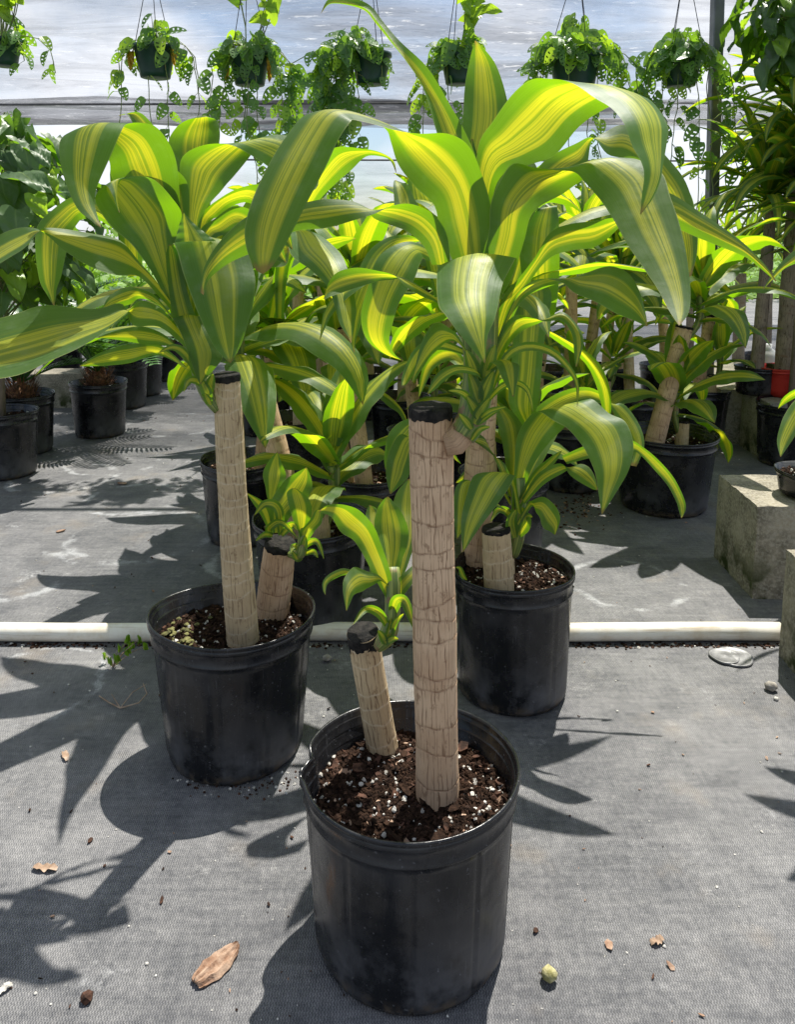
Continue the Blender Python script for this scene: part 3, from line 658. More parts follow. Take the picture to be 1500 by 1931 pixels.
Lf([(935,650,945,665),(960,585,968,600),(985,545,990,563),(1020,526,1032,541),(1060,532,1077,527),(1085,554,1110,515),(1130,573,1150,502),(1160,590,1184,514),(1190,602,1206,548),(1210,611,1218,590),(1221,616,1222,615)], [.92, .89, .86, .84, .83, .83], cup=-.1, kz=.6)
Lf([(890,600,915,600),(855,545,955,545),(835,508,974,500),(826,502,973,492),(824,540,955,518),(828,575,944,555),(842,598,939,580),(864,626,932,606),(894,662,919,637),(914,685,916,684)], [.92, .90, .87, .84, .81, .79, .78, .78], cup=-.12, kz=.3)
Lf([(860,600,862,612),(824,563,828,574),(785,536,792,557),(757,523,765,541),(745,527,745,520),(714,531,712,511),(675,542,675,505),(643,553,640,512),(622,560,622,530),(612,566,613,556)], [.91, .88, .86, .84, .82], cup=-.15, sgn=-1, kz=.5)
Lf([(895,685,903,692),(866,636,868,650),(848,619,843,645),(825,608,818,668),(804,628,799,692),(790,665,785,712),(777,722,778,723)], [.91, .89, .87, .86, .86], cup=-.18, kz=.5)
Lf([(905,735,918,730),(895,700,908,715),(879,690,888,706),(858,688,863,704),(835,696,840,717),(817,715,824,733),(806,742,808,744)], [.91, .88, .86, .86], cup=-.2, kz=.5)
Lf([(880,660,885,672),(835,640,835,660),(800,645,806,668),(778,664,795,682),(763,695,779,708),(757,720,768,724),(759,729,760,728)], [.92, .93, .93, .92], cup=-.2, kz=.4)
Lf([(920,685,935,700),(945,625,957,655),(970,596,985,625),(1000,598,1010,613),(1028,606,1030,603),(1060,606,1062,589),(1079,630,1092,617),(1083,665,1101,648),(1086,691,1088,692)], [.92, .9, .88, .87, .86], cup=-.15, kz=.5)
Lf([(918,700,930,700),(925,684,958,685),(936,690,978,688),(951,720,978,710),(966,747,970,749)], [.9, .87, .86], cup=-.15, kz=.2)
thin(L_, [(928, 735), (945, 690), (968, 662), (1001, 653), (1040, 663), (1070, 690), (1089, 724), (1089, 768)], 9, [.91, .88, .86, .85], rng=r_, cup=-.2)
thin(L_, [(922, 755), (945, 730), (975, 722), (998, 740), (1005, 776)], 7, [.91, .88, .87], rng=r_, cup=-.2)
thin(L_, [(893, 770), (882, 748), (865, 738), (846, 737)], 7, [.91, .88, .87], rng=r_, cup=-.2)
thin(L_, [(905, 790), (925, 775), (955, 767)], 6, [.9, .88, .87], rng=r_, cup=-.2)
thin(L_, [(885, 720), (868, 702), (850, 700), (840, 722)], 9, [.91, .93, .93], rng=r_, cup=-.2)
thin(L_, [(880, 700), (850, 668), (810, 690), (790, 750)], 14, [.93, .97, .98, .98], rng=r_, cup=-.2)
thin(L_, [(890, 830), (905, 810), (925, 805)], 7, [.9, .89, .88], rng=r_, cup=-.2)
# inner throat leaves that close the crown
Lf([(868,530,930,530),(858,470,915,470),(850,400,920,400),(862,330,915,335),(880,285,900,290),(890,262,892,262)], [.95, .98, 1.0], cup=-.2)
Lf([(890,520,950,520),(905,440,985,440),(925,370,1010,380),(955,315,1020,335),(985,290,1005,300),(1000,280,1002,281)], [.95, .98, 1.02], cup=-.2)
Lf([(850,520,900,560),(790,450,850,480),(745,420,790,390),(745,400,770,350),(742,350,760,345),(745,340,746,340)], [.95, 1.05, 1.1], cup=-.1)
L_.build('leaf_crown', M['corn'], fp)
# short stub cane with its own shoot
cane(fp, G(722, 1412, .205), P(684, 1192, 1.12), .0235, .0225, seed=9, mat='cane2', seg=96, step=.0016, ring=.043, cap=.017)
stemtube(fp, [P(712, 1222, 1.085), P(727, 1205, 1.08), P(736, 1185, 1.075), P(741, 1145, 1.075), P(741, 1100, 1.075), P(740, 1070, 1.08)], [.007, .0125, .012, .011, .012, .010], seg=20)
L_ = MB()
Lf([(738,1125,746,1125),(730,1080,752,1075),(716,1030,768,1030),(706,990,771,1000),(712,960,757,965),(724,942,742,946),(732,936,733,937)], [1.08, 1.09, 1.1], cup=-.16)
Lf([(730,1130,742,1130),(708,1092,738,1085),(690,1055,724,1040),(668,1020,706,994),(643,1003,680,964),(626,976,655,953),(610,968,625,951),(602,966,606,960)], [1.07, 1.04, 1.0, .98], cup=-.1)
Lf([(738,1110,742,1118),(715,1085,720,1096),(692,1077,700,1106),(668,1069,683,1115),(650,1090,668,1122),(647,1115,660,1138),(653,1151,654,1152)], [1.07, 1.03, .99, .98], cup=-.12, kz=.4)
thin(L_, [(700, 1095), (655, 1078), (625, 1088), (612, 1103), (614, 1122)], 7, [1.06, 1.05, 1.04], rng=r_)
Lf([(742,1145,750,1145),(742,1105,765,1118),(765,1078,790,1085),(790,1058,800,1062)], [1.08, 1.06, 1.1], cup=-.12)
Lf([(750,1090,760,1090),(758,1020,785,1020),(742,965,800,960),(748,930,795,930),(770,903,775,903)], [1.1, 1.14, 1.16], cup=-.12)
Lf([(700,1100,712,1100),(692,1010,718,1000),(690,970,716,965),(697,952,700,953)], [1.1, 1.14, 1.15], cup=-.12)
thin(L_, [(733, 1185), (716, 1157), (690, 1149), (666, 1178)], 9, [1.07, 1.03, 1.0], rng=r_, cup=-.2)
thin(L_, [(740, 1160), (748, 1135), (765, 1137), (782, 1190)], 13, [1.07, 1.03, 1.02], rng=r_, cup=-.2)
thin(L_, [(738, 1200), (745, 1175), (762, 1157)], 6, [1.07, 1.05, 1.04], rng=r_, cup=-.2)
thin(L_, [(728, 1215), (722, 1200), (713, 1188)], 8, [1.06, 1.055, 1.05], rng=r_, cup=-.2)
thin(L_, [(728, 1212), (740, 1205), (752, 1205)], 7, [1.06, 1.055, 1.05], rng=r_, cup=-.2)
thin(L_, [(724, 1216), (735, 1195), (738, 1165)], 9, [1.06, 1.058, 1.06], rng=r_, cup=-.2)
L_.build('stub_leaves', M['corn'], fp)
# ================================================================== LEFT CORN PLANT
O = G(438, 1153, .270); base = Vector((O.x, O.y, 0))
lp = empty('potted_corn_plant', base, 'left front corn plant in a squeezed oval black pot with a leaning stub', 'potted plant', 'corn plants with striped leaves')
pot(lp, base, .147, .127, .272, seg=160, sx=1.05, sy=.93, wob=.014, seed=8)
soil(lp, base, .137, .228, sx=1.04, sy=.93, nper=170, nchip=700, seed=9, moss=70)
cane(lp, G(459, 1212, .222), P(428, 708, 1.325), .0305, .0222, seed=4, mat='cane2', seg=96, step=.0022, ring=.030, cap=.008, sag=.003)
cane(lp, G(513, 1158, .222), P(529, 1024, 1.60), .0345, .030, seed=12, mat='cane', seg=80, step=.002, ring=.045, cap=.008)
stemtube(lp, [P(412, 775, 1.335), P(396, 748, 1.335), P(385, 715, 1.345), P(370, 655, 1.36), P(356, 610, 1.375), P(350, 570, 1.385)], [.008, .014, .017, .019, .019, .014], seg=20)
r_ = random.Random(21); L_ = MB()
def Lf(st, z, **k): pxleaf(L_, st, [1.36 + (q - 1.3) * .62 for q in z], rng=r_, **k)
Lf([(325,600,350,600),(290,480,345,470),(240,380,338,360),(211,335,328,290),(204,300,298,243),(170,262,264,232),(135,248,240,236),(113,262,228,254),(113,300,206,300),(124,345,184,350),(145,392,178,380),(170,415,184,408),(190,430,191,429)], [1.3, 1.24, 1.18, 1.13, 1.08, 1.05, 1.04], cup=-.1, kz=.5)
Lf([(330,560,350,560),(300,440,330,430),(262,330,300,320),(262,262,308,270),(250,232,292,240),(238,216,262,212),(224,218,226,219)], [1.35, 1.4, 1.42], cup=-.12)
Lf([(230,520,270,520),(220,420,265,400),(207,330,262,320),(225,270,268,290),(245,250,270,270),(250,248,252,248)], [1.3, 1.3, 1.28], cup=-.12)
Lf([(320,560,350,560),(325,450,352,430),(310,388,357,385),(283,352,351,340),(266,316,315,308),(258,295,285,290),(251,280,252,281)], [1.27, 1.25, 1.24], cup=-.15)
Lf([(325,590,350,590),(290,520,335,510),(250,463,335,440),(212,432,343,403),(190,400,325,373),(180,378,292,340),(184,362,262,333),(200,350,236,336),(212,368,222,350),(218,385,221,378),(225,402,226,401)], [1.28, 1.22, 1.17, 1.13, 1.11, 1.10], cup=-.10, kz=.4)
Lf([(345,520,375,520),(350,420,382,410),(340,340,420,358),(345,297,440,335),(385,274,470,297),(430,274,490,272),(470,292,511,254),(512,320,560,262),(530,360,590,310),(540,400,575,370),(550,425,552,424)], [1.32, 1.3, 1.3, 1.32, 1.36], cup=-.1, kz=.6)  # end lengthened out of view behind the front crown to throw more shadow
Lf([(345,430,390,430),(325,330,405,330),(318,272,414,270),(333,240,414,242),(355,226,407,226),(380,222,395,222),(388,221,390,221)], [1.38, 1.42, 1.42, 1.38], cup=-.12)
Lf([(325,575,335,600),(295,530,300,562),(262,495,262,522),(225,455,222,517),(180,440,167,500),(135,433,120,473),(88,430,92,447),(70,440,66,430),(45,466,35,431),(10,490,0,445),(-30,520,-40,470),(-60,560,-61,559)], [1.28, 1.2, 1.12, 1.06, 1.02, 1.0], cup=-.08, kz=.5, tb=1.6)
Lf([(320,560,340,560),(240,440,262,470),(185,380,212,430),(140,371,165,408),(100,395,142,428),(71,425,130,452),(67,471,124,480),(74,528,116,520),(88,555,107,545),(101,577,103,577)], [1.38, 1.42, 1.42, 1.4, 1.38], cup=-.1, kz=.5)
Lf([(365,680,380,690),(338,622,345,650),(305,583,300,617),(265,568,252,614),(238,592,232,576),(205,622,190,580),(142,656,130,579),(86,690,60,582),(20,708,0,598),(-40,715,-55,625),(-110,690,-111,688)], [1.28, 1.18, 1.08, 1.02, .98, .96], cup=-.1, kz=.5, tb=1.3)
Lf([(345,620,365,620),(335,520,400,520),(326,466,430,470),(331,464,462,470),(348,522,481,522),(362,560,479,565),(380,605,469,605),(405,655,456,648),(434,685,436,684)], [1.29, 1.22, 1.17, 1.13, 1.1, 1.09, 1.09], cup=-.12, kz=.3)
Lf([(328,615,375,615),(318,545,352,545),(313,485,338,480),(318,462,324,462)], [1.24, 1.2, 1.18], cup=-.1)
Lf([(330,458,408,455),(336,432,383,436),(341,415,362,418),(346,402,348,402)], [1.14, 1.13], cup=.12, kz=0)
Lf([(350,520,372,520),(372,430,395,425),(388,395,415,408),(420,371,440,388),(462,352,474,385),(495,350,495,420),(525,380,515,450),(545,425,535,460),(552,470,551,471)], [1.34, 1.36, 1.4], cup=-.15)  # hidden outer half extended so its shadow fills the mat
Lf([(355,540,375,540),(375,440,402,457),(405,413,428,442),(438,390,455,430),(470,395,478,450),(505,420,500,475),(530,455,520,490),(540,495,539,496)], [1.28, 1.3, 1.36], cup=-.15)  # outer half also extended unseen for a broader shadow
Lf([(350,640,370,640),(335,605,385,608),(326,601,393,606),(340,627,406,637),(353,660,420,672),(366,700,403,698),(377,725,379,724)], [1.28, 1.22, 1.19, 1.18, 1.18], cup=-.12, kz=.3)
Lf([(355,680,362,695),(315,635,320,655),(270,616,275,650),(225,622,228,642),(185,636,186,637)], [1.28, 1.25, 1.22], cup=-.12)
Lf([(350,690,358,700),(300,650,300,670),(240,650,245,685),(190,665,195,690),(150,690,151,691)], [1.3, 1.32, 1.32], cup=-.12)
Lf([(330,605,340,615),(295,560,300,577),(258,543,265,563),(233,543,246,574),(205,560,216,580),(193,583,194,584)], [1.34, 1.36, 1.34], cup=-.15, kz=.4)
Lf([(350,600,370,600),(372,520,410,520),(385,460,425,450),(400,420,440,415),(430,395,445,400),(450,395,451,396)], [1.3, 1.34, 1.36], cup=-.15)
thin(L_, [(388, 735), (374, 719), (356, 718), (346, 740)], 8, [1.31, 1.29, 1.28], rng=r_, cup=-.2)
thin(L_, [(378, 715), (350, 668), (325, 655), (300, 665)], 8, [1.31, 1.29, 1.28], rng=r_, cup=-.2)
for a, b, h in (((396, 755), (378, 712), 11), ((390, 745), (402, 705), 11), ((380, 715), (358, 660), 13), ((385, 710), (392, 650), 13), ((398, 765), (386, 742), 8)):
    thin(L_, [a, ((a[0] + b[0]) / 2, (a[1] + b[1]) / 2), b], h, [1.30, 1.29, 1.285], rng=r_, cup=-.2)
Lf([(350,600,372,600),(390,500,425,520),(440,420,480,470),(500,330,560,380),(555,300,600,350),(590,290,592,292)], [1.36, 1.5, 1.62], cup=-.12)  # unseen rear leaf added to widen the crown's shadow on the mat
Lf([(345,600,365,600),(380,520,410,545),(440,460,470,510),(490,440,510,505),(530,440,540,500),(545,470,546,472)], [1.36, 1.45, 1.5], cup=-.12)  # another hidden leaf added for the shadow it casts
L_.build('leaf_crown', M['corn'], lp)
def Lf(st, z, **k): pxleaf(L_, st, z, rng=r_, **k)
stemtube(lp, [P(545, 1045, 1.58), P(565, 1045, 1.57), P(571, 1020, 1.565), P(571, 995, 1.565)], [.006, .011, .010, .008])
r_ = random.Random(5); L_ = MB()
Lf([(508,1005,518,1005),(508,965,516,965),(502,925,529,922),(496,893,540,898),(508,868,532,875),(523,852,524,853)], [1.6, 1.62, 1.62], cup=-.12)
Lf([(515,1005,532,1005),(507,960,546,977),(516,935,570,953),(537,906,587,927),(556,893,588,905),(577,882,579,882)], [1.58, 1.58, 1.58], cup=-.12)
Lf([(566,1010,574,1008),(553,980,586,978),(545,954,588,955),(541,930,579,936),(550,921,560,922)], [1.56, 1.53, 1.52], cup=-.12)
Lf([(568,1020,580,1022),(565,1003,592,1004),(584,982,607,985),(594,964,608,968),(600,961,604,962)], [1.56, 1.53, 1.52], cup=-.12)
Lf([(508,1005,514,1000),(495,977,511,967),(480,953,499,947),(466,932,468,930)], [1.59, 1.56, 1.54], cup=-.12)
for mid, hw in (([(512, 1010), (508, 997), (531, 985), (562, 1016)], 8), ([(572, 1035), (585, 1022), (600, 1024), (611, 1054)], 7), ([(568, 1040), (555, 1030), (548, 1046)], 7), ([(515, 1010), (500, 1008), (482, 1020)], 6), ([(572, 1045), (590, 1040), (600, 1052)], 6), ([(566, 1045), (572, 1030), (576, 1010)], 9), ([(570, 1048), (560, 1052), (552, 1040)], 8), ([(530,1010),(525,960),(500,950),(480,972)],10), ([(530,1010),(550,990),(560,1000)],8)):
    thin(L_, mid, hw, [1.575, 1.55, 1.54], rng=r_, cup=-.2)
L_.build('stub_leaves', M['corn'], lp)
# ================================================================== RIGHT FRONT CORN PLANT
O = G(970, 1068, .275); base = Vector((O.x, O.y, 0))
tp = empty('potted_corn_plant', base, 'corn plant in the round black pot right behind the foremost one', 'potted plant', 'corn plants with striped leaves')
pot(tp, base, .128, .117, .277, seg=120, wob=.006, seed=14)
soil(tp, base, .119, .245, nper=170, nchip=600, seed=19)
cane(tp, G(942, 1112, .24), P(936, 996, 1.72), .0315, .029, seed=6, mat='cane2', seg=80, step=.002, ring=.035, cap=.006)
cane(tp, G(958, 1085, .24), P(955, 1000, 1.81), .016, .0155, seed=16, mat='cane2', seg=40, step=.003, ring=.035, cap=0)
cane(tp, G(897, 1062, .24), P(916, 600, 1.66), .034, .03, seed=17, mat='cane', seg=64, step=.003, ring=.035, cap=.008)
stemtube(tp, [P(966, 1045, 1.80), P(972, 1020, 1.78), P(978, 990, 1.76), P(979, 950, 1.75), P(976, 900, 1.74)], [.014, .018, .017, .016, .018], seg=20)
r_ = random.Random(33); L_ = MB()
Lf([(965,965,985,965),(970,890,1000,890),(975,830,1035,838),(990,795,1065,805),(1013,777,1090,775),(1045,795,1115,754),(1072,808,1148,778),(1098,839,1180,795),(1113,868,1195,840),(1124,895,1187,885),(1129,928,1163,928),(1135,970,1137,969)], [1.74, 1.7, 1.66, 1.6, 1.56, 1.54], cup=-.12, kz=.4)
Lf([(975,900,995,900),(1000,790,1020,812),(1040,748,1060,778),(1095,730,1110,757),(1135,742,1148,766),(1165,792,1176,762),(1185,822,1206,800),(1195,852,1216,840),(1190,878,1201,880)], [1.8, 1.82, 1.82, 1.8], cup=-.12, kz=.5)
Lf([(1060,860,1070,875),(1120,835,1130,860),(1182,828,1190,852),(1217,846,1208,858),(1247,872,1238,890),(1272,902,1260,916),(1290,938,1276,946),(1294,960,1282,966),(1285,979,1286,979)], [1.78, 1.76, 1.74], cup=-.1, kz=.4)
Lf([(985,940,990,952),(1015,893,1025,915),(1057,874,1062,892),(1075,895,1090,876),(1090,907,1110,880),(1115,921,1123,900),(1127,925,1128,923)], [1.72, 1.66, 1.64, 1.62], cup=-.1, kz=.4)
Lf([(975,965,985,972),(962,908,976,925),(925,892,973,899),(895,896,957,925),(880,935,932,960),(870,985,905,995),(873,1041,875,1040)], [1.72, 1.66, 1.6, 1.57], cup=-.1, kz=.3)
Lf([(950,960,960,965),(905,920,915,945),(880,905,903,922),(861,917,899,920),(856,950,893,952),(858,990,881,990),(862,1016,863,1016)], [1.7, 1.64, 1.62], cup=-.12, kz=.4)
Lf([(975,985,980,994),(995,950,1003,956),(1003,944,1012,966),(1025,937,1018,976),(1047,953,1025,995),(1057,978,1037,1002),(1048,1008,1047,1009)], [1.71, 1.67, 1.64], cup=-.12, kz=.3)
Lf([(960,935,972,940),(936,872,956,880),(912,822,932,860),(898,822,903,838),(887,829,888,831)], [1.74, 1.74, 1.72], cup=-.15, kz=.4)
Lf([(958,935,975,935),(952,860,986,852),(940,800,985,795),(930,760,955,768),(925,748,926,748)], [1.76, 1.8, 1.82], cup=-.15)
Lf([(970,860,990,860),(972,800,1005,800),(975,765,1018,765),(992,742,1022,737),(1010,729,1012,729)], [1.8, 1.86, 1.88], cup=-.12)
Lf([(965,930,990,935),(990,860,1030,860),(1010,820,1055,810),(1020,790,1050,780),(1040,775,1041,775)], [1.74, 1.78, 1.8], cup=-.12)
Lf([(960,950,970,955),(930,900,945,915),(905,880,920,900),(880,885,885,905),(860,910,861,911)], [1.76, 1.8, 1.82], cup=-.12)
for mid, hw in (([(975, 1000), (960, 968), (940, 962), (925, 985)], 8), ([(978, 1000), (990, 975), (1005, 975)], 8), ([(972, 1015), (965, 985), (975, 960)], 12), ([(978, 1010), (992, 985), (985, 955)], 12), ([(880,1095),(873,1085),(868,1072),(860,1070)],5), ([(975,960),(1010,900),(1040,870),(1060,850)],10)):
    thin(L_, mid, hw, [1.73, 1.71, 1.7], rng=r_, cup=-.2)
L_.build('stub_leaves', M['corn'], tp)
L_ = MB()
Lf([(935,600,960,600),(985,440,1010,450),(1010,400,1045,420),(1012,395,1050,388),(985,430,1056,440),(980,480,1056,500),(990,540,1052,560),(1012,578,1046,595),(1036,599,1038,598)], [1.66, 1.6, 1.6, 1.66, 1.74], cup=-.1, kz=.2)
Lf([(935,600,960,600),(960,540,1000,530),(965,560,1040,550),(968,620,1030,620),(965,700,1022,700),(960,760,1015,760),(985,800,1005,795),(990,830,992,830)], [1.66, 1.62, 1.68, 1.76], cup=-.1, kz=.2)
Lf([(870,560,885,575),(835,490,850,520),(785,458,805,490),(745,462,796,490),(712,488,780,530),(695,540,753,572),(681,592,738,622),(690,637,735,646),(722,666,745,668),(762,680,760,681)], [1.6, 1.52, 1.48, 1.5, 1.56], cup=-.12, kz=.3)
Lf([(860,575,870,590),(800,460,825,470),(745,445,775,460),(700,470,742,490),(672,520,722,530),(655,580,690,590),(660,640,672,640),(668,665,669,665)], [1.7, 1.72, 1.7, 1.68], cup=-.12, kz=.4)
Lf([(850,950,870,965),(800,860,830,885),(760,818,792,838),(735,850,775,885),(728,890,767,905),(735,930,737,932)], [1.78, 1.74, 1.72], cup=-.1, kz=.4)
Lf([(850,860,870,875),(810,800,830,815),(770,790,800,812),(735,815,775,860),(725,860,752,870),(727,885,729,886)], [1.8, 1.78, 1.77], cup=-.1, kz=.4)
Lf([(820,560,850,560),(790,440,830,440),(770,370,830,390),(772,330,800,352),(780,320,782,321)], [1.75, 1.8, 1.8], cup=-.12)
rr = random.Random(8); crown(L_, P(930, 600, 1.72), 14, .40, .075, 88, up=1.0, nu=6, nv=18, hgt=.10)
L_.build('leaf_crown', M['corn'], tp)
# ================================================================== BACK CORN PLANTS
def corn(px, py, potr, poth, canes, label, seed, stub=True, lean=(0, 0), ground=True, hi=False, group='corn plants in the rows behind', nleaf=15, Lf_=.36, Wf=.10, mat='corn', potmat='pot', sub=True):
    """(px,py): photo pixel of the pot's base centre on the ground; canes: list of (dx, dy, tipdx, tipdy, height, radius, leaves, leaf length)"""
    g = G(px, py); base = Vector((g.x, g.y, 0)); e = empty('potted_corn_plant', base, label, 'potted plant', group)
    pot(e, base, potr, potr * .84, poth, seg=64 if hi else 36, seed=seed, mat=potmat)
    soil(e, base, potr * .925, poth * .84, nper=90 if hi else 30, nchip=160 if hi else 40, seed=seed, size=1.3)
    for i, (dx, dy, tx, ty, h, r, n, l) in enumerate(canes):
        p0 = base + Vector((dx, dy, poth * .8)); p1 = base + Vector((dx + tx, dy + ty, poth * .8 + h))
        cane(e, p0, p1, r, r * .88, seed=seed + i, mat=('cane2', 'cane')[(seed + i) % 2], seg=36 if hi else 20, step=.005 if hi else .008, ring=.04, cap=.008)
        if n:
            rng = random.Random(seed * 7 + i); T = (p1 - p0).normalized(); s = Vector((rng.choice((-1, 1)) * r * 1.2, rng.uniform(-1, .2) * r, 0))
            q0 = p1 - T * .05 + s * .4; q1 = p1 + s * 1.15 + Vector((0, 0, .02)); q2 = q1 + Vector((0, 0, .10 * l / .36))
            stemtube(e, [q0, q1, q2], [.010, .013, .016], seg=10)
            mb = MB(); crown(mb, q2 - Vector((0, 0, .10 * l / .36)), n, l, Wf * (1.15 if hi else 1) * (l / .36) ** .6, seed * 13 + i, hgt=.16 * l / .36, nu=6 if hi else 4, nv=18 if hi else 12, droop=rng.uniform(.9, 1.35))
            mb.build('leaf_crown', M[mat], e)
    return e
# directly behind the front row
b2 = corn(590, 1163, .148, .27, [(-.03, -.02, -.10, .05, .42, .030, 17, .38), (.03, -.06, -.004, 0, .10, .027, 12, .30)], 'corn plant in the wide black pot just behind the pipe', 41, hi=True)
b1 = corn(462, 1010, .139, .265, [(-.0, -.03, -.01, .0, .40, .018, 13, .34), (.05, .02, .04, .03, .38, .02, 13, .36)], 'thin caned corn plant in the black pot right of the open aisle', 42, hi=True)
b3 = corn(690, 1040, .14, .265, [(0, -.03, -.06, .02, .50, .028, 16, .36), (-.05, .02, -.05, .0, .3, .02, 10, .3)], 'corn plant with a dark capped cane in the low pot behind the centre', 43, hi=True)
b5 = corn(948, 1042, .14, .265, [(-.05, 0, -.02, .02, .55, .03, 16, .38), (.04, -.03, 0, 0, .12, .025, 11, .28)], 'corn plant half hidden behind the right front pot', 44, hi=True)
rb = corn(1250, 952, .18, .275, [(-.055, -.03, .10, .02, .44, .034, 17, .36), (.055, -.01, .003, 0, .10, .024, 13, .30)], 'corn plant with a leaning cane in the widest black pot at right', 45, hi=True)
# G2-like drooping leaves over the centre gap
L_ = MB(); r_ = random.Random(71)
Lf([(505,600,520,600),(520,500,545,520),(540,452,562,470),(546,440,590,437),(547,478,637,474),(585,507,657,512),(620,545,672,575),(640,608,669,613),(656,635,665,635),(662,648,663,647)], [1.98, 1.8, 1.62, 1.55, 1.53], cup=-.1, kz=.3)
Lf([(520,600,535,600),(520,500,545,505),(545,430,572,445),(575,365,598,385),(602,312,632,348),(631,279,664,320),(685,281,690,296),(718,288,716,295),(742,303,736,303),(748,326,747,326)], [1.95, 1.8, 1.64, 1.58, 1.56], cup=-.1, kz=.5)
L_.build('leaf_crown', M['corn'], b2)
rows = [
 (800, 935, 51, 'corn plant in the middle row just left of the thick front cane'), (905, 905, 52, 'corn plant in the middle row under the foremost crown'),
 (1075, 915, 53, 'corn plant left of the widest black pot, in deep shade'), (560, 905, 54, 'corn plant in the middle row behind the wide pot by the pipe'),
 (640, 845, 55, 'corn plant farther back, seen between the left and foremost crowns'), (755, 850, 56, 'corn plant farther back whose cane stands left of the capped front cane'),
 (870, 840, 57, 'corn plant farther back, mostly behind the foremost shoot'), (985, 845, 58, 'corn plant farther back, right of the foremost shoot'),
 (1110, 845, 59, 'corn plant farther back with a short capped cane in the dark gap'), (1195, 850, 60, 'corn plant farther back, just left of the leaning cane'),
 (1315, 830, 61, 'corn plant behind the widest black pot beside the steel pole'), (500, 815, 62, 'corn plant of the far row nearest to the open aisle'),
 (600, 790, 63, 'far row corn plant, second from the open aisle'), (700, 785, 64, 'far row corn plant, third from the open aisle'), (805, 780, 65, 'far row corn plant, fourth from the open aisle'),
 (915, 780, 66, 'far row corn plant, fifth from the open aisle'), (1030, 780, 67, 'far row corn plant, sixth from the open aisle'), (1140, 775, 68, 'far row corn plant left of the steel pole'),
 (1250, 770, 69, 'far row corn plant right behind the leaning cane crown')]
for px, py, sd_, lab in rows:
    rng = random.Random(sd_); far = py < 830
    corn(px, py, .14, .26, [(rng.uniform(-.04, .02), rng.uniform(-.03, .03), rng.uniform(-.06, .06), rng.uniform(-.03, .03), rng.uniform(.30, .62) if not far else rng.uniform(.35, .6), rng.uniform(.022, .03), 15, rng.uniform(.32, .4))] + ([(rng.uniform(.02, .07), -.04, 0, 0, rng.uniform(.08, .2), .024, 10, .28)] if rng.random() < .75 else []), lab, sd_)
# ================================================================== SAGO PALMS (left)
def frond(mb, O, az, el, L, rng, n=26, w_=.10, th=.006, droop=1.0, lw=.007):
    p = Vector(O); e = el; H = Vector((math.cos(az), math.sin(az), 0)); S = Vector((-math.sin(az), math.cos(az), 0)); pts = []
    for k in range(n + 1):
        t = k / n; pts.append(p.copy()); D = H * math.cos(e) + Vector((0, 0, math.sin(e)))
        if t > .18:
            ll = w_ * math.sin(math.pi * min(1, (t - .12) / .92)) ** .6 + .01; Nn = Vector((0, 0, math.cos(e))) - H * math.sin(e)
            for s in (-1, 1):
                d = (S * s * .85 + D * .5 + Nn * .28).normalized(); q = d.cross(Nn).normalized() * lw
                a = p + D * rng.uniform(-.002, .002); tip = a + d * ll * rng.uniform(.85, 1.1) - Vector((0, 0, ll * .12))
                mb.add([a - q * .6, a + d * ll * .5 - q, tip, a + d * ll * .5 + q, a + q * .6], [(0, 1, 2, 3, 4)], 0, [(.3, 0), (.2, .5), (.5, 1), (.8, .5), (.7, 0)], (rng.random(), rng.random()))
        p = p + D * (L / n); e -= droop * (.02 + .07 * t)
    tube(mb, pts, [th * (1 - .8 * k / n) for k in range(n + 1)], 5, 0, rnd=(.5, .9))
def sago(px, py, label, seed, potr=.14, L=.55, n=22, poth=.27):
    rng = random.Random(seed); g = G(px, py); base = Vector((g.x, g.y, 0)); e = empty('potted_sago_palm', base, label, 'potted palm', 'sago palms along the left aisle')
    pot(e, base, potr, potr * .84, poth, seg=40, seed=seed, ribs=14); soil(e, base, potr * .92, poth * .88, nper=20, nchip=60, seed=seed, size=1.4)
    mb = MB(); c0_ = base + Vector((0, 0, poth * .88))
    for k in range(150):
        a = rng.uniform(0, 6.28); z = rng.uniform(0, .09); r = .05 * (1 - z * 4) + .02; q = c0_ + Vector((r * math.cos(a), r * math.sin(a), z)); d = Vector((math.cos(a) * .03, math.sin(a) * .03, rng.uniform(.02, .06)))
        s = Vector((-math.sin(a), math.cos(a), 0)) * .005; mb.add([q - s, q + s, q + d], [(0, 1, 2)])
    lump(mb, c0_ + Vector((0, 0, .03)), .06, 0, rng, .9)
    mb.build('trunk', M['fibre'], e, smooth=False)
    mb = MB()
    for k in range(n): frond(mb, c0_ + Vector((0, 0, .08)), k * 2.4 + rng.uniform(-.2, .2), rad(rng.uniform(28, 82)), L * rng.uniform(.75, 1.1), rng, droop=rng.uniform(.6, 1.1))
    mb.build('fronds', M['palm'], e, smooth=False); return e
sago(190, 818, 'sago palm in the black pot standing out in the open aisle', 101)
sago(236, 766, 'sago palm second in line behind the one in the aisle', 102, L=.45)
sago(268, 743, 'small sago palm third in line along the aisle', 103, L=.4)
sago(318, 715, 'farthest sago palm at the end of the left row', 104, L=.5)
sago(48, 850, 'sago palm with orange leaf bases in the black pot at far left', 105, L=.5)
sago(120, 720, 'sago palm in the back behind the pale concrete block', 106, L=.6)
sago(375, 690, 'distant sago palm in a black pot behind the left front cane', 107, L=.45)
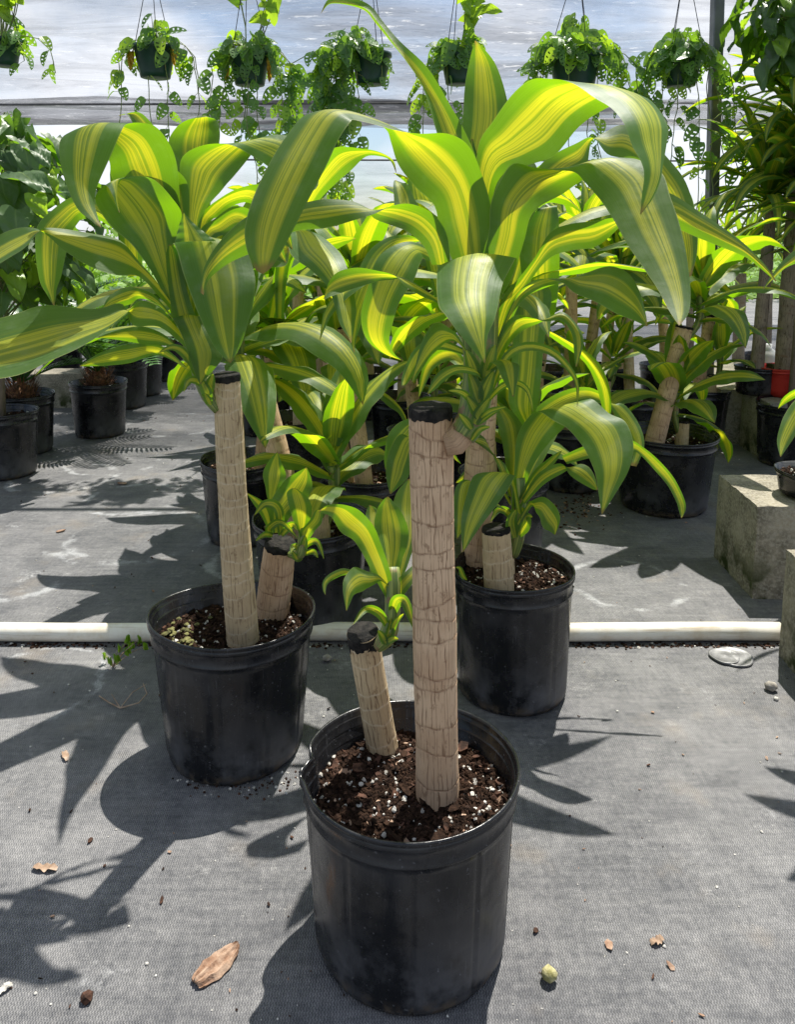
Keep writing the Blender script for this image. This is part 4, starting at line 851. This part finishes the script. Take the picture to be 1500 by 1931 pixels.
# ================================================================== broad leaf climber at far left
def heart(mb, c, T, N, l, wd, rng, mi=0, fold=.18, curl=.3):
    """heart shaped leaf; T = midrib direction, N = upper face normal"""
    T = T.normalized(); N = (N - T * N.dot(T)).normalized(); S = T.cross(N); nv, nu = 9, 6; vs_, uvs = [], []
    for j in range(nv + 1):
        t = j / nv
        ww = wd * .5 * (math.sin(math.pi * (.12 + .88 * t) ** .62)) ** .75 if t < 1 else 0.002
        back = -.16 * l if j == 0 else 0
        for k in range(nu + 1):
            s = 2 * k / nu - 1; x = ww * s; y = l * (t - .12 * (1 - t) ** 3 * abs(s) * 1.6)
            z = fold * abs(x) - curl * l * t * t + .01 * math.sin(t * 9 + s * 4)
            vs_.append(c + S * x + T * y + N * z); uvs.append(((s + 1) / 2, t))
    m = nu + 1; mb.add(vs_, [(j * m + k, j * m + k + 1, (j + 1) * m + k + 1, (j + 1) * m + k) for j in range(nv) for k in range(nu)], mi, uvs, (rng.random(), rng.random()))
def climber(name, base, r, z0, z1, n, l, label, cat, seed, mats, sq=1.0, potd=(.14, .27), lime=.16, potmat='pot'):
    rng = random.Random(seed); e = empty(name, base, label, cat)
    if potd: pot(e, base, potd[0], potd[0] * .84, potd[1], seg=40, seed=seed, ribs=14, mat=potmat); soil(e, base, potd[0] * .92, potd[1] * .88, nper=20, nchip=60, seed=seed, size=1.4)
    zb = potd[1] * .8 if potd else z0
    mb = MB(); tube(mb, [base + Vector((0, 0, zb)), base + Vector((.02, 0, (zb + z1) / 2)), base + Vector((0, .02, z1 - .1))], [.014, .014, .012], 10); mb.build('support_stake', M['cane_dark'], e)
    mb = MB(); st = MB()
    for i in range(n):
        az = rng.uniform(0, 6.28); z = rng.uniform(z0, z1); q = math.sin(math.pi * min(1, max(.12, (z - z0 + .1) / (z1 - z0 + .12)))) ** .5; rr = r * q * rng.uniform(.45, 1.05)
        H = Vector((math.cos(az), math.sin(az) * sq, 0)); p = base + H * rr + Vector((0, 0, z)); T = H * rng.uniform(.2, .9) + Vector((rng.gauss(0, .3), rng.gauss(0, .3), -rng.uniform(.2, 1.0))); Nn = H * .9 + Vector((rng.gauss(0, .3), rng.gauss(0, .3), rng.uniform(.3, 1)))
        s = l * rng.uniform(.55, 1.15); heart(mb, p, T, Nn, s, s * .78, rng, 1 if rng.random() < lime else 0)
        if i % 2 == 0: tube(st, [base + H * .03 + Vector((0, 0, max(zb, z - .12))), base + H * rr * .6 + Vector((0, 0, z + .02)), p], [.004, .003, .002], 4, caps=False)
    mb.build('foliage', mats, e); st.build('leaf_stalks', M['stem'], e); return e
g = G(12, 893); climber('potted_philodendron', Vector((g.x, g.y, 0)), .46, .74, 1.45, 270, .14, 'tall dark heart leaved climber in a black pot at the left edge', 'potted plant', 301, [M['philo'], M['lime']])
# ================================================================== HANGING BASKETS
def monstera(mb, c, T, N, l, rng, mi=0):
    T = T.normalized(); N = (N - T * N.dot(T)); N = N.normalized() if N.length > 1e-4 else T.orthogonal(); S = T.cross(N); nv = 13; cols = (0, .26, .72, 1.0)
    vs_, uvs, fs = [], [], []
    for j in range(nv + 1):
        t = j / nv; ww = l * .36 * math.sin(math.pi * (.08 + .9 * t) ** .75) ** .7 if 0 < t < 1 else .002 * (1 - t)
        for side in (-1, 1):
            for cc in cols:
                x = side * ww * cc; vs_.append(c + S * x + T * (l * (t - .10 * cc * (1 - t))) + N * (.25 * abs(x) - .25 * l * t * t)); uvs.append((.5 + side * cc * .5, t))
    for j in range(nv):
        for si in range(2):
            for k in range(3):
                if k == 1 and (j % 3 == 1) and 1 < j < nv - 2: continue
                a = j * 8 + si * 4 + k; fs.append((a, a + 1, a + 9, a + 8))
    mb.add(vs_, fs, mi, uvs, (rng.random(), rng.random()))
def basket(px, py, wpx, label, seed, Y=3.62, n=70, vines=(), rx=1.3, top=.11, tall=0, mat='greenpot', off=0, mats=None, orange=False, yoff=0):
    rng = random.Random(seed); c = PY(px, py, Y); z = (c - CP).dot(F); r = wpx / 2 / 1500 * z; h = r * 1.5; base = c - Vector((0, 0, h))
    e = empty('hanging_basket', base, label, 'hanging plant', 'hanging baskets under the roof film')
    mb = MB(); sg = 40; prof = [(0, .0), (r * .55, 0), (r * .7, .003), (r * .74, .02), (r * .95, h * .88), (r * 1.04, h * .9), (r * 1.04, h), (r * .98, h), (r * .93, h * .9), (0, h * .86)]
    vs_ = [base + Vector((rr * math.cos(2 * math.pi * i / sg), rr * math.sin(2 * math.pi * i / sg), zz)) for rr, zz in prof for i in range(sg)]
    mb.add(vs_, [(j * sg + i, j * sg + (i + 1) % sg, (j + 1) * sg + (i + 1) % sg, (j + 1) * sg + i) for j in range(len(prof) - 1) for i in range(sg)]); mb.build('basket', M[mat], e)
    mb = MB(); hk = Vector((c.x, Y, 2.24)) + Vector((0, 0, -.02))
    for k in range(3):
        a = 2 * math.pi * k / 3 + seed; tube(mb, [base + Vector((r * math.cos(a), r * math.sin(a), h)), hk - Vector((0, 0, .03))], [.0018, .0018], 5)
    tube(mb, [hk - Vector((0, 0, .035)), hk, hk + Vector((0, .017, .035)), hk + Vector((0, .036, .02)), hk + Vector((0, .037, 0))], [.002] * 5, 5); mb.build('hanger', M['wire'], e)
    mb = MB(); st = MB()
    def lf(p, T, l, mi=None):
        m = mi if mi is not None else (1 if rng.random() < .15 else 0)
        monstera(mb, p, T, Vector((rng.gauss(0, .5), -.7 + rng.gauss(0, .5), .6)), l, rng, m)
    cx = Vector((off * r, 0, 0))
    for i in range(n):
        az = rng.uniform(0, 6.28); q = math.sqrt(rng.random()); H = Vector((math.cos(az), math.sin(az), 0))
        p = base + cx * 1 + Vector((0, 0, h)) + H * r * rx * q + Vector((0, 0, (top * (1.15 - q) * rng.uniform(.1, 1.2)) - (.09 * max(0, q - .7) / .3 * rng.random())))
        tube(st, [base + Vector((0, 0, h * .9)) + H * r * .5 * q, (base + Vector((0, 0, h * .9)) + p) / 2 + Vector((0, 0, .03)), p], [.002, .0018, .0012], 4, caps=False)
        lf(p, H * .5 + Vector((rng.gauss(0, .3), rng.gauss(0, .3), -.6 + rng.gauss(0, .4))), rng.uniform(.045, .09))
    for (vx, ln, dens) in vines:          # vx in basket radii, ln metres
        az = rng.uniform(-2.6, -.5); p = base + Vector((vx * r, -abs(math.sin(az)) * r * max(0, 1 - abs(vx)), h + .02)); pts = [base + Vector((vx * r * .6, 0, h * .95)), p]; sw = rng.gauss(0, .02)
        kx = vx * rng.uniform(.02, .05); m = max(3, int(ln / .05)); cur = p.copy()
        for k in range(m):
            cur = cur + Vector((kx * (1 if k < 2 else .12) + rng.gauss(0, .006), rng.gauss(0, .005), -.05 if k else -.015)); pts.append(cur.copy())
        tube(st, pts, [.0022] * len(pts), 5, caps=False)
        for k in range(2, len(pts)):
            for _ in range(int(dens) + (rng.random() < dens % 1)):
                d = Vector((rng.gauss(0, 1), rng.gauss(-.4, .6), -.6)).normalized(); q = pts[k] + d * rng.uniform(.012, .035) + Vector((0, 0, rng.uniform(-.02, .02))); tube(st, [pts[k], q], [.0012, .001], 4, caps=False)
                lf(q, d + Vector((0, 0, -.5)), rng.uniform(.05, .085))
    for k in range(tall):
        a = rng.uniform(-.5, .5); p0 = base + Vector((r * .3 * a, 0, h)); p1 = p0 + Vector((a * .12 + .03, 0, rng.uniform(.14, .26))); tube(st, [p0, (p0 + p1) / 2 + Vector((.01, 0, 0)), p1], [.003, .0025, .002], 5, caps=False)
        heart(mb, p1, Vector((a * .6 + rng.gauss(0, .3), -.3, rng.uniform(-.3, .7))), Vector((rng.gauss(0, .4), -1, .3)), rng.uniform(.07, .12), rng.uniform(.06, .09), rng, 1)
    if orange:
        for k in range(3): heart(mb, base + Vector((rng.choice((-1, 1)) * r * 1.05, -.03, h * rng.uniform(.5, 1))), Vector((0, -.2, -1)), Vector((.3, -1, .2)), .06, .03, rng, 2)
    mb.build('foliage', [M['vine'], M['lime'], M['yellowleaf']], e); st.build('vines', M['stem'], e); return e
basket(6, 76, 66, 'hanging basket of pale leaves cut off by the left edge', 201, n=34, tall=9, vines=((1.1, .2, 1), (.6, .12, 1)))
basket(291, 88, 80, 'hanging green basket with sparse vines, second from the left', 202, n=46, rx=1.25, orange=True, vines=((-1.2, .22, 1), (-.9, .42, .6), (.95, .28, 1), (.4, .5, .5), (1.25, .36, .9), (-.2, .62, .3)))
basket(470, 102, 80, 'hanging basket with two tall lime leaves on top, third from the left', 203, n=90, tall=6, rx=1.4, orange=True, vines=((-1.1, .42, 1.2), (-.6, .5, 1.4), (-.2, .42, 1.6), (.3, .52, 1.3), (.7, .44, 1), (1.1, .30, 1.4), (1.3, .5, .6), (0, .8, .4)))
basket(700, 102, 78, 'hanging basket half smothered by a thick curtain of vines', 204, n=110, rx=1.5, off=-1.0, mat='greenpot', vines=((-1.9, .42, 2.6), (-1.6, .5, 2.8), (-1.3, .46, 2.8), (-1.1, .55, 2.4), (-.8, .42, 2.2), (-1.5, .3, 3), (-1.0, .85, 1.2), (-.7, .80, 1.5), (-.5, .74, 1), (.3, .2, .5), (-.4, .4, 1)))
basket(866, 106, 72, 'hanging basket with lime leaves behind the foremost crown tip', 205, n=70, tall=7, rx=1.4, orange=True, vines=((-1.1, .35, 1.6), (-.8, .42, 1.4), (.8, .5, .7), (-.3, .4, 1.2), (1, .3, 1)))
basket(1085, 105, 100, 'widest bushy hanging basket right of the foremost crown tip', 206, n=170, rx=1.55, top=.15, vines=((-1.2, .3, 1.6), (1.2, .42, 1.4), (1.5, .28, 1.8), (.9, .3, 1.2), (-.7, .25, 1.4), (.2, .7, .6), (.5, .55, .9), (-.2, .75, .5)))
basket(1286, 104, 80, 'hanging basket beside the steel pole with the longest vines', 207, n=110, rx=1.5, vines=((-1.1, .45, 1.1), (-.5, .55, 1.6), (-.1, .6, 1.6), (.3, .8, .9), (.9, .5, 1.2), (1.2, .6, 1.2), (.7, .9, .3), (-.8, .3, 1.5)))
# ================================================================== RIGHT SIDE PLANTS
def strap(name, px, py, label, seed, h, n, L, W, mat='corn_dark', trunk=.05, potr=.15, potmat='pot', zb=0, crowns=1, droop=1.0, poth=.13, cat='potted plant'):
    rng = random.Random(seed); g = G(px, py, zb); base = Vector(g); e = empty(name, base, label, cat)
    pot(e, base, potr, potr * .84, poth, seg=36, seed=seed, mat=potmat, ribs=0); soil(e, base, potr * .92, poth * .85, nper=20, nchip=30, seed=seed, size=1.4)
    cane(e, base + Vector((0, 0, poth * .8)), base + Vector((rng.uniform(-.03, .03), 0, poth + h)), trunk, trunk * .8, seed=seed, mat='cane_dark', seg=24, step=.008, ring=.05, cap=0, name='trunk')
    for k in range(crowns):
        mb = MB(); crown(mb, base + Vector((rng.uniform(-.05, .05) * (crowns > 1), 0, poth + h - .28 * k)), n, L, W, seed + k, nu=4, nv=12, droop=droop, hgt=.14, up=1.05); mb.build('leaf_crown', M[mat], e)
    return e
strap('potted_dragon_tree', 1480, 745, 'dark trunked dragon tree with narrow striped leaves in a red pot at right edge', 401, 1.02, 50, .44, .065, mat='corn', trunk=.05, zb=.262, potr=.11, potmat='redpot', crowns=2)
strap('potted_yucca', 1390, 735, 'bright spiky yucca rising just right of the steel pole', 403, .62, 44, .40, .028, mat='lime', trunk=.04, potr=.13, droop=.35)
strap('potted_dragon_tree', 1440, 700, 'dark leaved dragon tree in the shade behind the thick trunk at right', 404, .75, 44, .45, .045, trunk=.05, potr=.16)
strap('potted_dragon_tree', 1425, 742, 'leafy striped dragon tree on the bench between the pole and the thick trunk', 409, .72, 46, .42, .065, mat='corn', trunk=.03, zb=.262, potr=.10)
strap('potted_dragon_tree', 1550, 760, 'low striped dragon tree at the right edge above the rear blocks', 410, .55, 40, .40, .06, mat='corn', trunk=.03, zb=.262, potr=.10)
strap('potted_yucca', 1300, 700, 'far spiky yucca left of the steel pole against the plastic wall', 405, .72, 36, .35, .026, mat='lime', trunk=.03, potr=.13, droop=.3)
strap('potted_dragon_tree', 1530, 700, 'tall arching dragon tree crowded against the upper right edge', 406, 1.6, 50, .5, .05, trunk=.06, potr=.16, crowns=3)
strap('potted_dragon_tree', 1560, 860, 'dragon tree whose arching striped leaves fill the right edge below the climber', 407, 1.15, 54, .52, .075, mat='corn', trunk=.05, potr=.15, crowns=2)
c = PY(1540, 60, 3.3); rb_ = Vector((c.x, 3.3, 0))
climber('climbing_philodendron', rb_, .30, 1.66, 2.25, 170, .14, 'dark heart leaved climber on a tall stake in the upper right corner', 'climbing plant', 302, [M['philo'], M['lime']], potd=(.14, .27))
strap('potted_corn_plant', 1669, 1088, 'corn plant on the dark block whose leaves just reach in at the right edge', 408, .36, 15, .26, .07, mat='corn', trunk=.03, potr=.11, zb=.266, poth=.15)
# white jug among the red pots
g = G(1444, 720, .262); mb = MB(); sg = 28; prof = [(0, 0), (.05, 0), (.055, .01), (.055, .12), (.045, .15), (.02, .17), (.02, .19), (0, .19)]
mb.add([g + Vector((r * math.cos(2 * math.pi * i / sg), r * math.sin(2 * math.pi * i / sg), z)) for r, z in prof for i in range(sg)], [(j * sg + i, j * sg + (i + 1) % sg, (j + 1) * sg + (i + 1) % sg, (j + 1) * sg + i) for j in range(len(prof) - 1) for i in range(sg)])
tag(mb.build('plastic_jug', M['white'], loc=g), 'white plastic jug standing beside the red pot', 'jug')
# small pot on the sunlit block, with leaves reaching in
g = Vector((1.15, 2.08, .266)); sp = empty('small_potted_plant', g, 'small shallow pot with striped leaves sitting on the sunlit concrete block', 'potted plant')
pot(sp, g, .10, .082, .07, seg=60, seed=77, ribs=0); soil(sp, g, .092, .055, nper=70, nchip=90, seed=77)
cane(sp, g + Vector((.02, 0, .06)), g + Vector((.03, .02, .30)), .013, .011, seed=78, seg=24, step=.006)
mb = MB(); crown(mb, g + Vector((.10, -.02, .28)), 12, .22, .05, 79, nu=6, nv=16, droop=1.2)
L_ = mb; r_ = random.Random(6)
Lf([(1600,640,1620,640),(1560,500,1590,530),(1510,470,1530,495),(1480,490,1490,502),(1455,520,1460,525),(1440,545,1441,546)], [2.2, 2.1, 2.0], cup=-.12)
Lf([(1560,760,1580,770),(1530,740,1545,760),(1495,760,1520,790),(1475,795,1498,825),(1466,830,1485,845),(1472,861,1473,862)], [2.3, 2.2, 2.15], cup=-.12)
mb.build('leaf_crown', M['corn'], sp)
# ================================================================== SMALL THINGS ON THE MAT
rng = random.Random(3)
def litter(name, px, py, build, mats, label, cat, z=0, smooth=False):
    g = G(px, py, z); mb = MB(); build(mb, g); return tag(mb.build(name, mats, loc=g, smooth=smooth), label, cat)
def barkpiece(mb, g, l=.036, w_=.016, th=.007, az=.9):
    n, m = 28, 12; top, bot = [], []; Rm = Matrix.Rotation(az, 3, 'Z')
    for j in range(n + 1):
        t = j / n; ww = w_ * (math.sin(math.pi * min(1, .1 + t * .88)) ** .55) * (1 + .05 * math.sin(t * 23)) * (1.15 - .3 * abs(t - .45))
        for k in range(m + 1):
            s = 2 * k / m - 1; x = (t - .5) * 2 * l; y = s * ww
            z = th * (1 - s * s * .6) + .0022 * math.sin(s * 9 + t * 3) + .002 * mnoise.noise(Vector((x * 80, y * 500, 1)))
            top.append(g + Rm @ Vector((x, y, z + .002))); bot.append(g + Rm @ Vector((x * .97, y * .95, .001 + .002 * (1 - s * s))))
    mm = m + 1; q = len(top); fs = []
    for j in range(n):
        for k in range(m):
            a = j * mm + k; fs.append((a, a + mm, a + mm + 1, a + 1)); fs.append((q + a, q + a + 1, q + a + mm + 1, q + a + mm))
    for j in range(n):
        for k in (0, m): a = j * mm + k; fs.append((a, a + mm, q + a + mm, q + a) if k else (a, q + a, q + a + mm, a + mm))
    for k in range(m):
        for j in (0, n): a = j * mm + k; fs.append((a, a + 1, q + a + 1, q + a))
    mb.add(top + bot, fs)
litter('bark_piece', 410, 1822, lambda mb, g: barkpiece(mb, g), M['bark2'], 'large reddish brown bark piece on the mat at lower left', 'bark')
def dryleaf(mb, g, l=.02, w_=.007, az=-.1, h=.005):
    A, B = [], []; D = Vector((math.cos(az), math.sin(az), 0)); S = Vector((-math.sin(az), math.cos(az), 0))
    for k in range(6):
        t = k / 5; ww = w_ * math.sin(math.pi * (.08 + .84 * t)) ** .6; p = g + D * (t - .5) * 2 * l + Vector((0, 0, .002 + h * math.sin(t * 3.1)))
        A.append(p - S * ww + Vector((0, 0, .003 * math.sin(t * 9)))); B.append(p + S * ww + Vector((0, 0, .003 * math.cos(t * 7))))
    ribbon(mb, A, B, .1, nu=6, nv=16, rng=rng, wav=.15)
litter('dry_leaf', 85, 1640, lambda mb, g: dryleaf(mb, g), M['dryleaf'], 'curled tan dry leaf on the shaded mat at left', 'leaf', smooth=True)
litter('dry_leaf', 124, 1428, lambda mb, g: dryleaf(mb, g, .016, .006, -1.0), M['dryleaf'], 'crumpled pale dry leaf left of the oval pot', 'leaf', smooth=True)
litter('dry_leaf', 2, 1872, lambda mb, g: dryleaf(mb, g, .014, .005, .7), M['perlite'], 'whitish leaf scrap at the lower left edge', 'leaf', smooth=True)
litter('dry_leaf', 1240, 1778, lambda mb, g: dryleaf(mb, g, .011, .006, .3), M['dryleaf'], 'crumbled tan leaf on the mat at lower right', 'leaf', smooth=True)
litter('stone', 1036, 1848, lambda mb, g: lump(mb, g + Vector((0, 0, .010)), .011, 0, rng, .95), M['ystone'], 'yellowish green stone right of the foremost pot', 'stone', smooth=True)
litter('stone', 617, 1247, lambda mb, g: lump(mb, g + Vector((0, 0, .008)), .012, 0, rng, .7), M['stone'], 'beige stone between the oval pot and the stub shoot', 'stone', smooth=True)
litter('stone', 1454, 1302, lambda mb, g: lump(mb, g + Vector((0, 0, .010)), .014, 0, rng, .8), M['stone'], 'grey stone near the right edge below the metal lid', 'stone', smooth=True)
litter('stone', 1464, 1320, lambda mb, g: lump(mb, g + Vector((0, 0, .003)), .005, 0, rng, .8), M['perlite'], 'tiny white pebble touching the grey stone at right', 'stone', smooth=True)
litter('soil_clod', 165, 1886, lambda mb, g: lump(mb, g + Vector((0, 0, .006)), .009, 0, rng, .8), M['bark'], 'dark brown clod on the mat at lower left', 'clod')
litter('bark_piece', 1150, 1785, lambda mb, g: chip(mb, g + Vector((0, 0, .003)), .009, .006, .001, 0, rng, .1), M['bark2'], 'thin round orange bark flake on the mat, lower right', 'bark')
litter('bark_piece', 1265, 1824, lambda mb, g: chip(mb, g + Vector((0, 0, .003)), .007, .004, .001, 0, rng, .2), M['bark2'], 'small orange bark flake nearest the lower right edge', 'bark')
litter('bark_piece', 305, 1700, lambda mb, g: chip(mb, g + Vector((0, 0, .003)), .007, .003, .001, 0, rng, .2), M['bark'], 'small brown bark chip in the leaf shade above the big piece', 'bark')
litter('bark_piece', 1010, 1758, lambda mb, g: chip(mb, g + Vector((0, 0, .003)), .006, .004, .001, 0, rng, .2), M['bark'], 'red brown bark chip just right of the foremost pot', 'bark')
litter('bark_piece', 170, 1587, lambda mb, g: chip(mb, g + Vector((0, 0, .003)), .006, .004, .0015, 0, rng, .2), M['bark'], 'dark red bark chip in the shade left of the oval pot', 'bark')
litter('bark_piece', 230, 913, lambda mb, g: chip(mb, g + Vector((0, 0, .004)), .028, .01, .002, 0, rng, .1), M['bark2'], 'tan bark sliver on the open aisle at left', 'bark')
litter('bark_piece', 115, 1003, lambda mb, g: chip(mb, g + Vector((0, 0, .004)), .018, .008, .002, 0, rng, .1), M['bark2'], 'orange bark sliver beside the white ring in the aisle', 'bark')
# flattened lid
def lid(mb, g):
    sg = 40
    for (ox, r, z) in ((0, .043, .002), (-.022, .034, .0035)):
        prof = [(r, 0), (r, .003), (r * .92, .004), (r * .86, .0025), (r * .35, .0045), (0, .006)]
        mb.add([g + Vector((ox + a * (1 + .06 * math.sin(3 * 6.28 * i / sg)) * math.cos(2 * math.pi * i / sg), a * math.sin(2 * math.pi * i / sg), z + b)) for a, b in prof for i in range(sg)],
               [(j * sg + i, j * sg + (i + 1) % sg, (j + 1) * sg + (i + 1) % sg, (j + 1) * sg + i) for j in range(len(prof) - 1) for i in range(sg)])
litter('metal_lid', 1385, 1241, lid, M['metal'], 'crushed round grey lid lying below the right end of the pipe', 'lid', smooth=True)
# twig and weed
def twig(mb, g):
    a = [G(187, 1312, .004), G(205, 1324, .006), G(227, 1335, .004), G(262, 1325, .012), G(277, 1308, .018), G(270, 1288, .03)]
    tube(mb, a, [.0012, .0014, .0016, .0014, .0012, .0008], 6); tube(mb, [a[2], G(210, 1308, .02)], [.0012, .0006], 5); tube(mb, [a[2], G(250, 1305, .02), G(276, 1290, .03)], [.0012, .001, .0006], 5)
litter('dry_twig', 230, 1320, twig, M['dryleaf'], 'bent dry twig left of the oval pot', 'twig')
def weed(mb, g):
    r2 = random.Random(9); r = G(213, 1258)
    tips = [G(x, y, z) for x, y, z in ((198, 1236, .02), (225, 1222, .05), (243, 1205, .08), (262, 1206, .08), (210, 1245, .02), (250, 1218, .04), (238, 1228, .04), (222, 1240, .03), (275, 1218, .03))]
    for t_ in tips:
        tube(mb, [r, (r + t_) / 2 + Vector((0, 0, .008)), t_], [.0011, .0009, .0006], 5, 1, caps=False)
        for k in range(3): heart(mb, t_ + Vector((r2.gauss(0, .004), r2.gauss(0, .004), 0)), Vector((r2.gauss(0, 1), r2.gauss(0, 1), .1)), Vector((r2.gauss(0, .3), -.3, 1)), .0055, .0045, r2, 0)
litter('weed_sprig', 225, 1245, weed, [M['lime'], M['dryleaf']], 'small green weed sprig growing at the pipe beside the oval pot', 'weed')
mb = MB(); rng = random.Random(12)
for _ in range(900):
    Y = .75 + 4.5 * rng.random() ** 1.6; X = rng.uniform(-.62, .62) * (Y + .35) ; s = rng.choice((.0008, .001, .0014, .002)) * (1 + Y * .25)
    if rng.random() < .45: lump(mb, (X, Y, s * .5), s, 0, rng, .7)
    else: chip(mb, (X, Y, s), s * 1.8, s * rng.uniform(.5, 1.2), s * .3, rng.choice((1, 1, 2, 2, 3)), rng, .2)
for _ in range(160):
    c_ = G(1095 + rng.gauss(0, 25), 955 + rng.gauss(0, 22)); s = rng.uniform(.003, .008); chip(mb, c_ + Vector((0, 0, s * .3)), s, s * .6, s * .2, rng.choice((1, 1, 2, 3)), rng, .3)
for _ in range(120):
    c_ = G(rng.choice((430, 520)) + rng.gauss(0, 70), 1480 + rng.gauss(0, 14)); s = rng.uniform(.001, .003); lump(mb, c_ + Vector((0, 0, s * .3)), s, rng.choice((0, 1, 3)), rng)
tag(mb.build('debris', [M['perlite'], M['bark'], M['bark2'], M['soil']], smooth=False), 'perlite grains and bark crumbs scattered over the ground mat', 'debris', kind='stuff')
# ================================================================== FAR GREENERY beyond the plastic wall
mb = MB(); rng = random.Random(77)
for k in range(5200):
    x = rng.uniform(-9, 11); y = 12 + rng.random() ** 2 * 5; z = rng.uniform(0, 1.25) * (.7 + .5 * mnoise.noise(Vector((x * .8, y * .5, 0)))) ; d = Vector((rng.gauss(0, 1), rng.gauss(0, 1), rng.gauss(.6, .6))).normalized(); s = d.orthogonal().normalized() * rng.uniform(.02, .05); l = rng.uniform(.08, .22)
    p = Vector((x, y, max(.02, z))); mb.add([p - s, p + s, p + s * .6 + d * l, p + d * l * 1.3, p - s * .6 + d * l], [(0, 1, 2, 3, 4)], 0, [(0, 0), (1, 0), (1, .5), (.5, 1), (0, .5)], (rng.random(), rng.random()))
tag(mb.build('far_shrubbery', M['grass'], smooth=False), 'bright yellow green shrubbery in the open beyond the plastic wall', 'shrubs', kind='stuff')
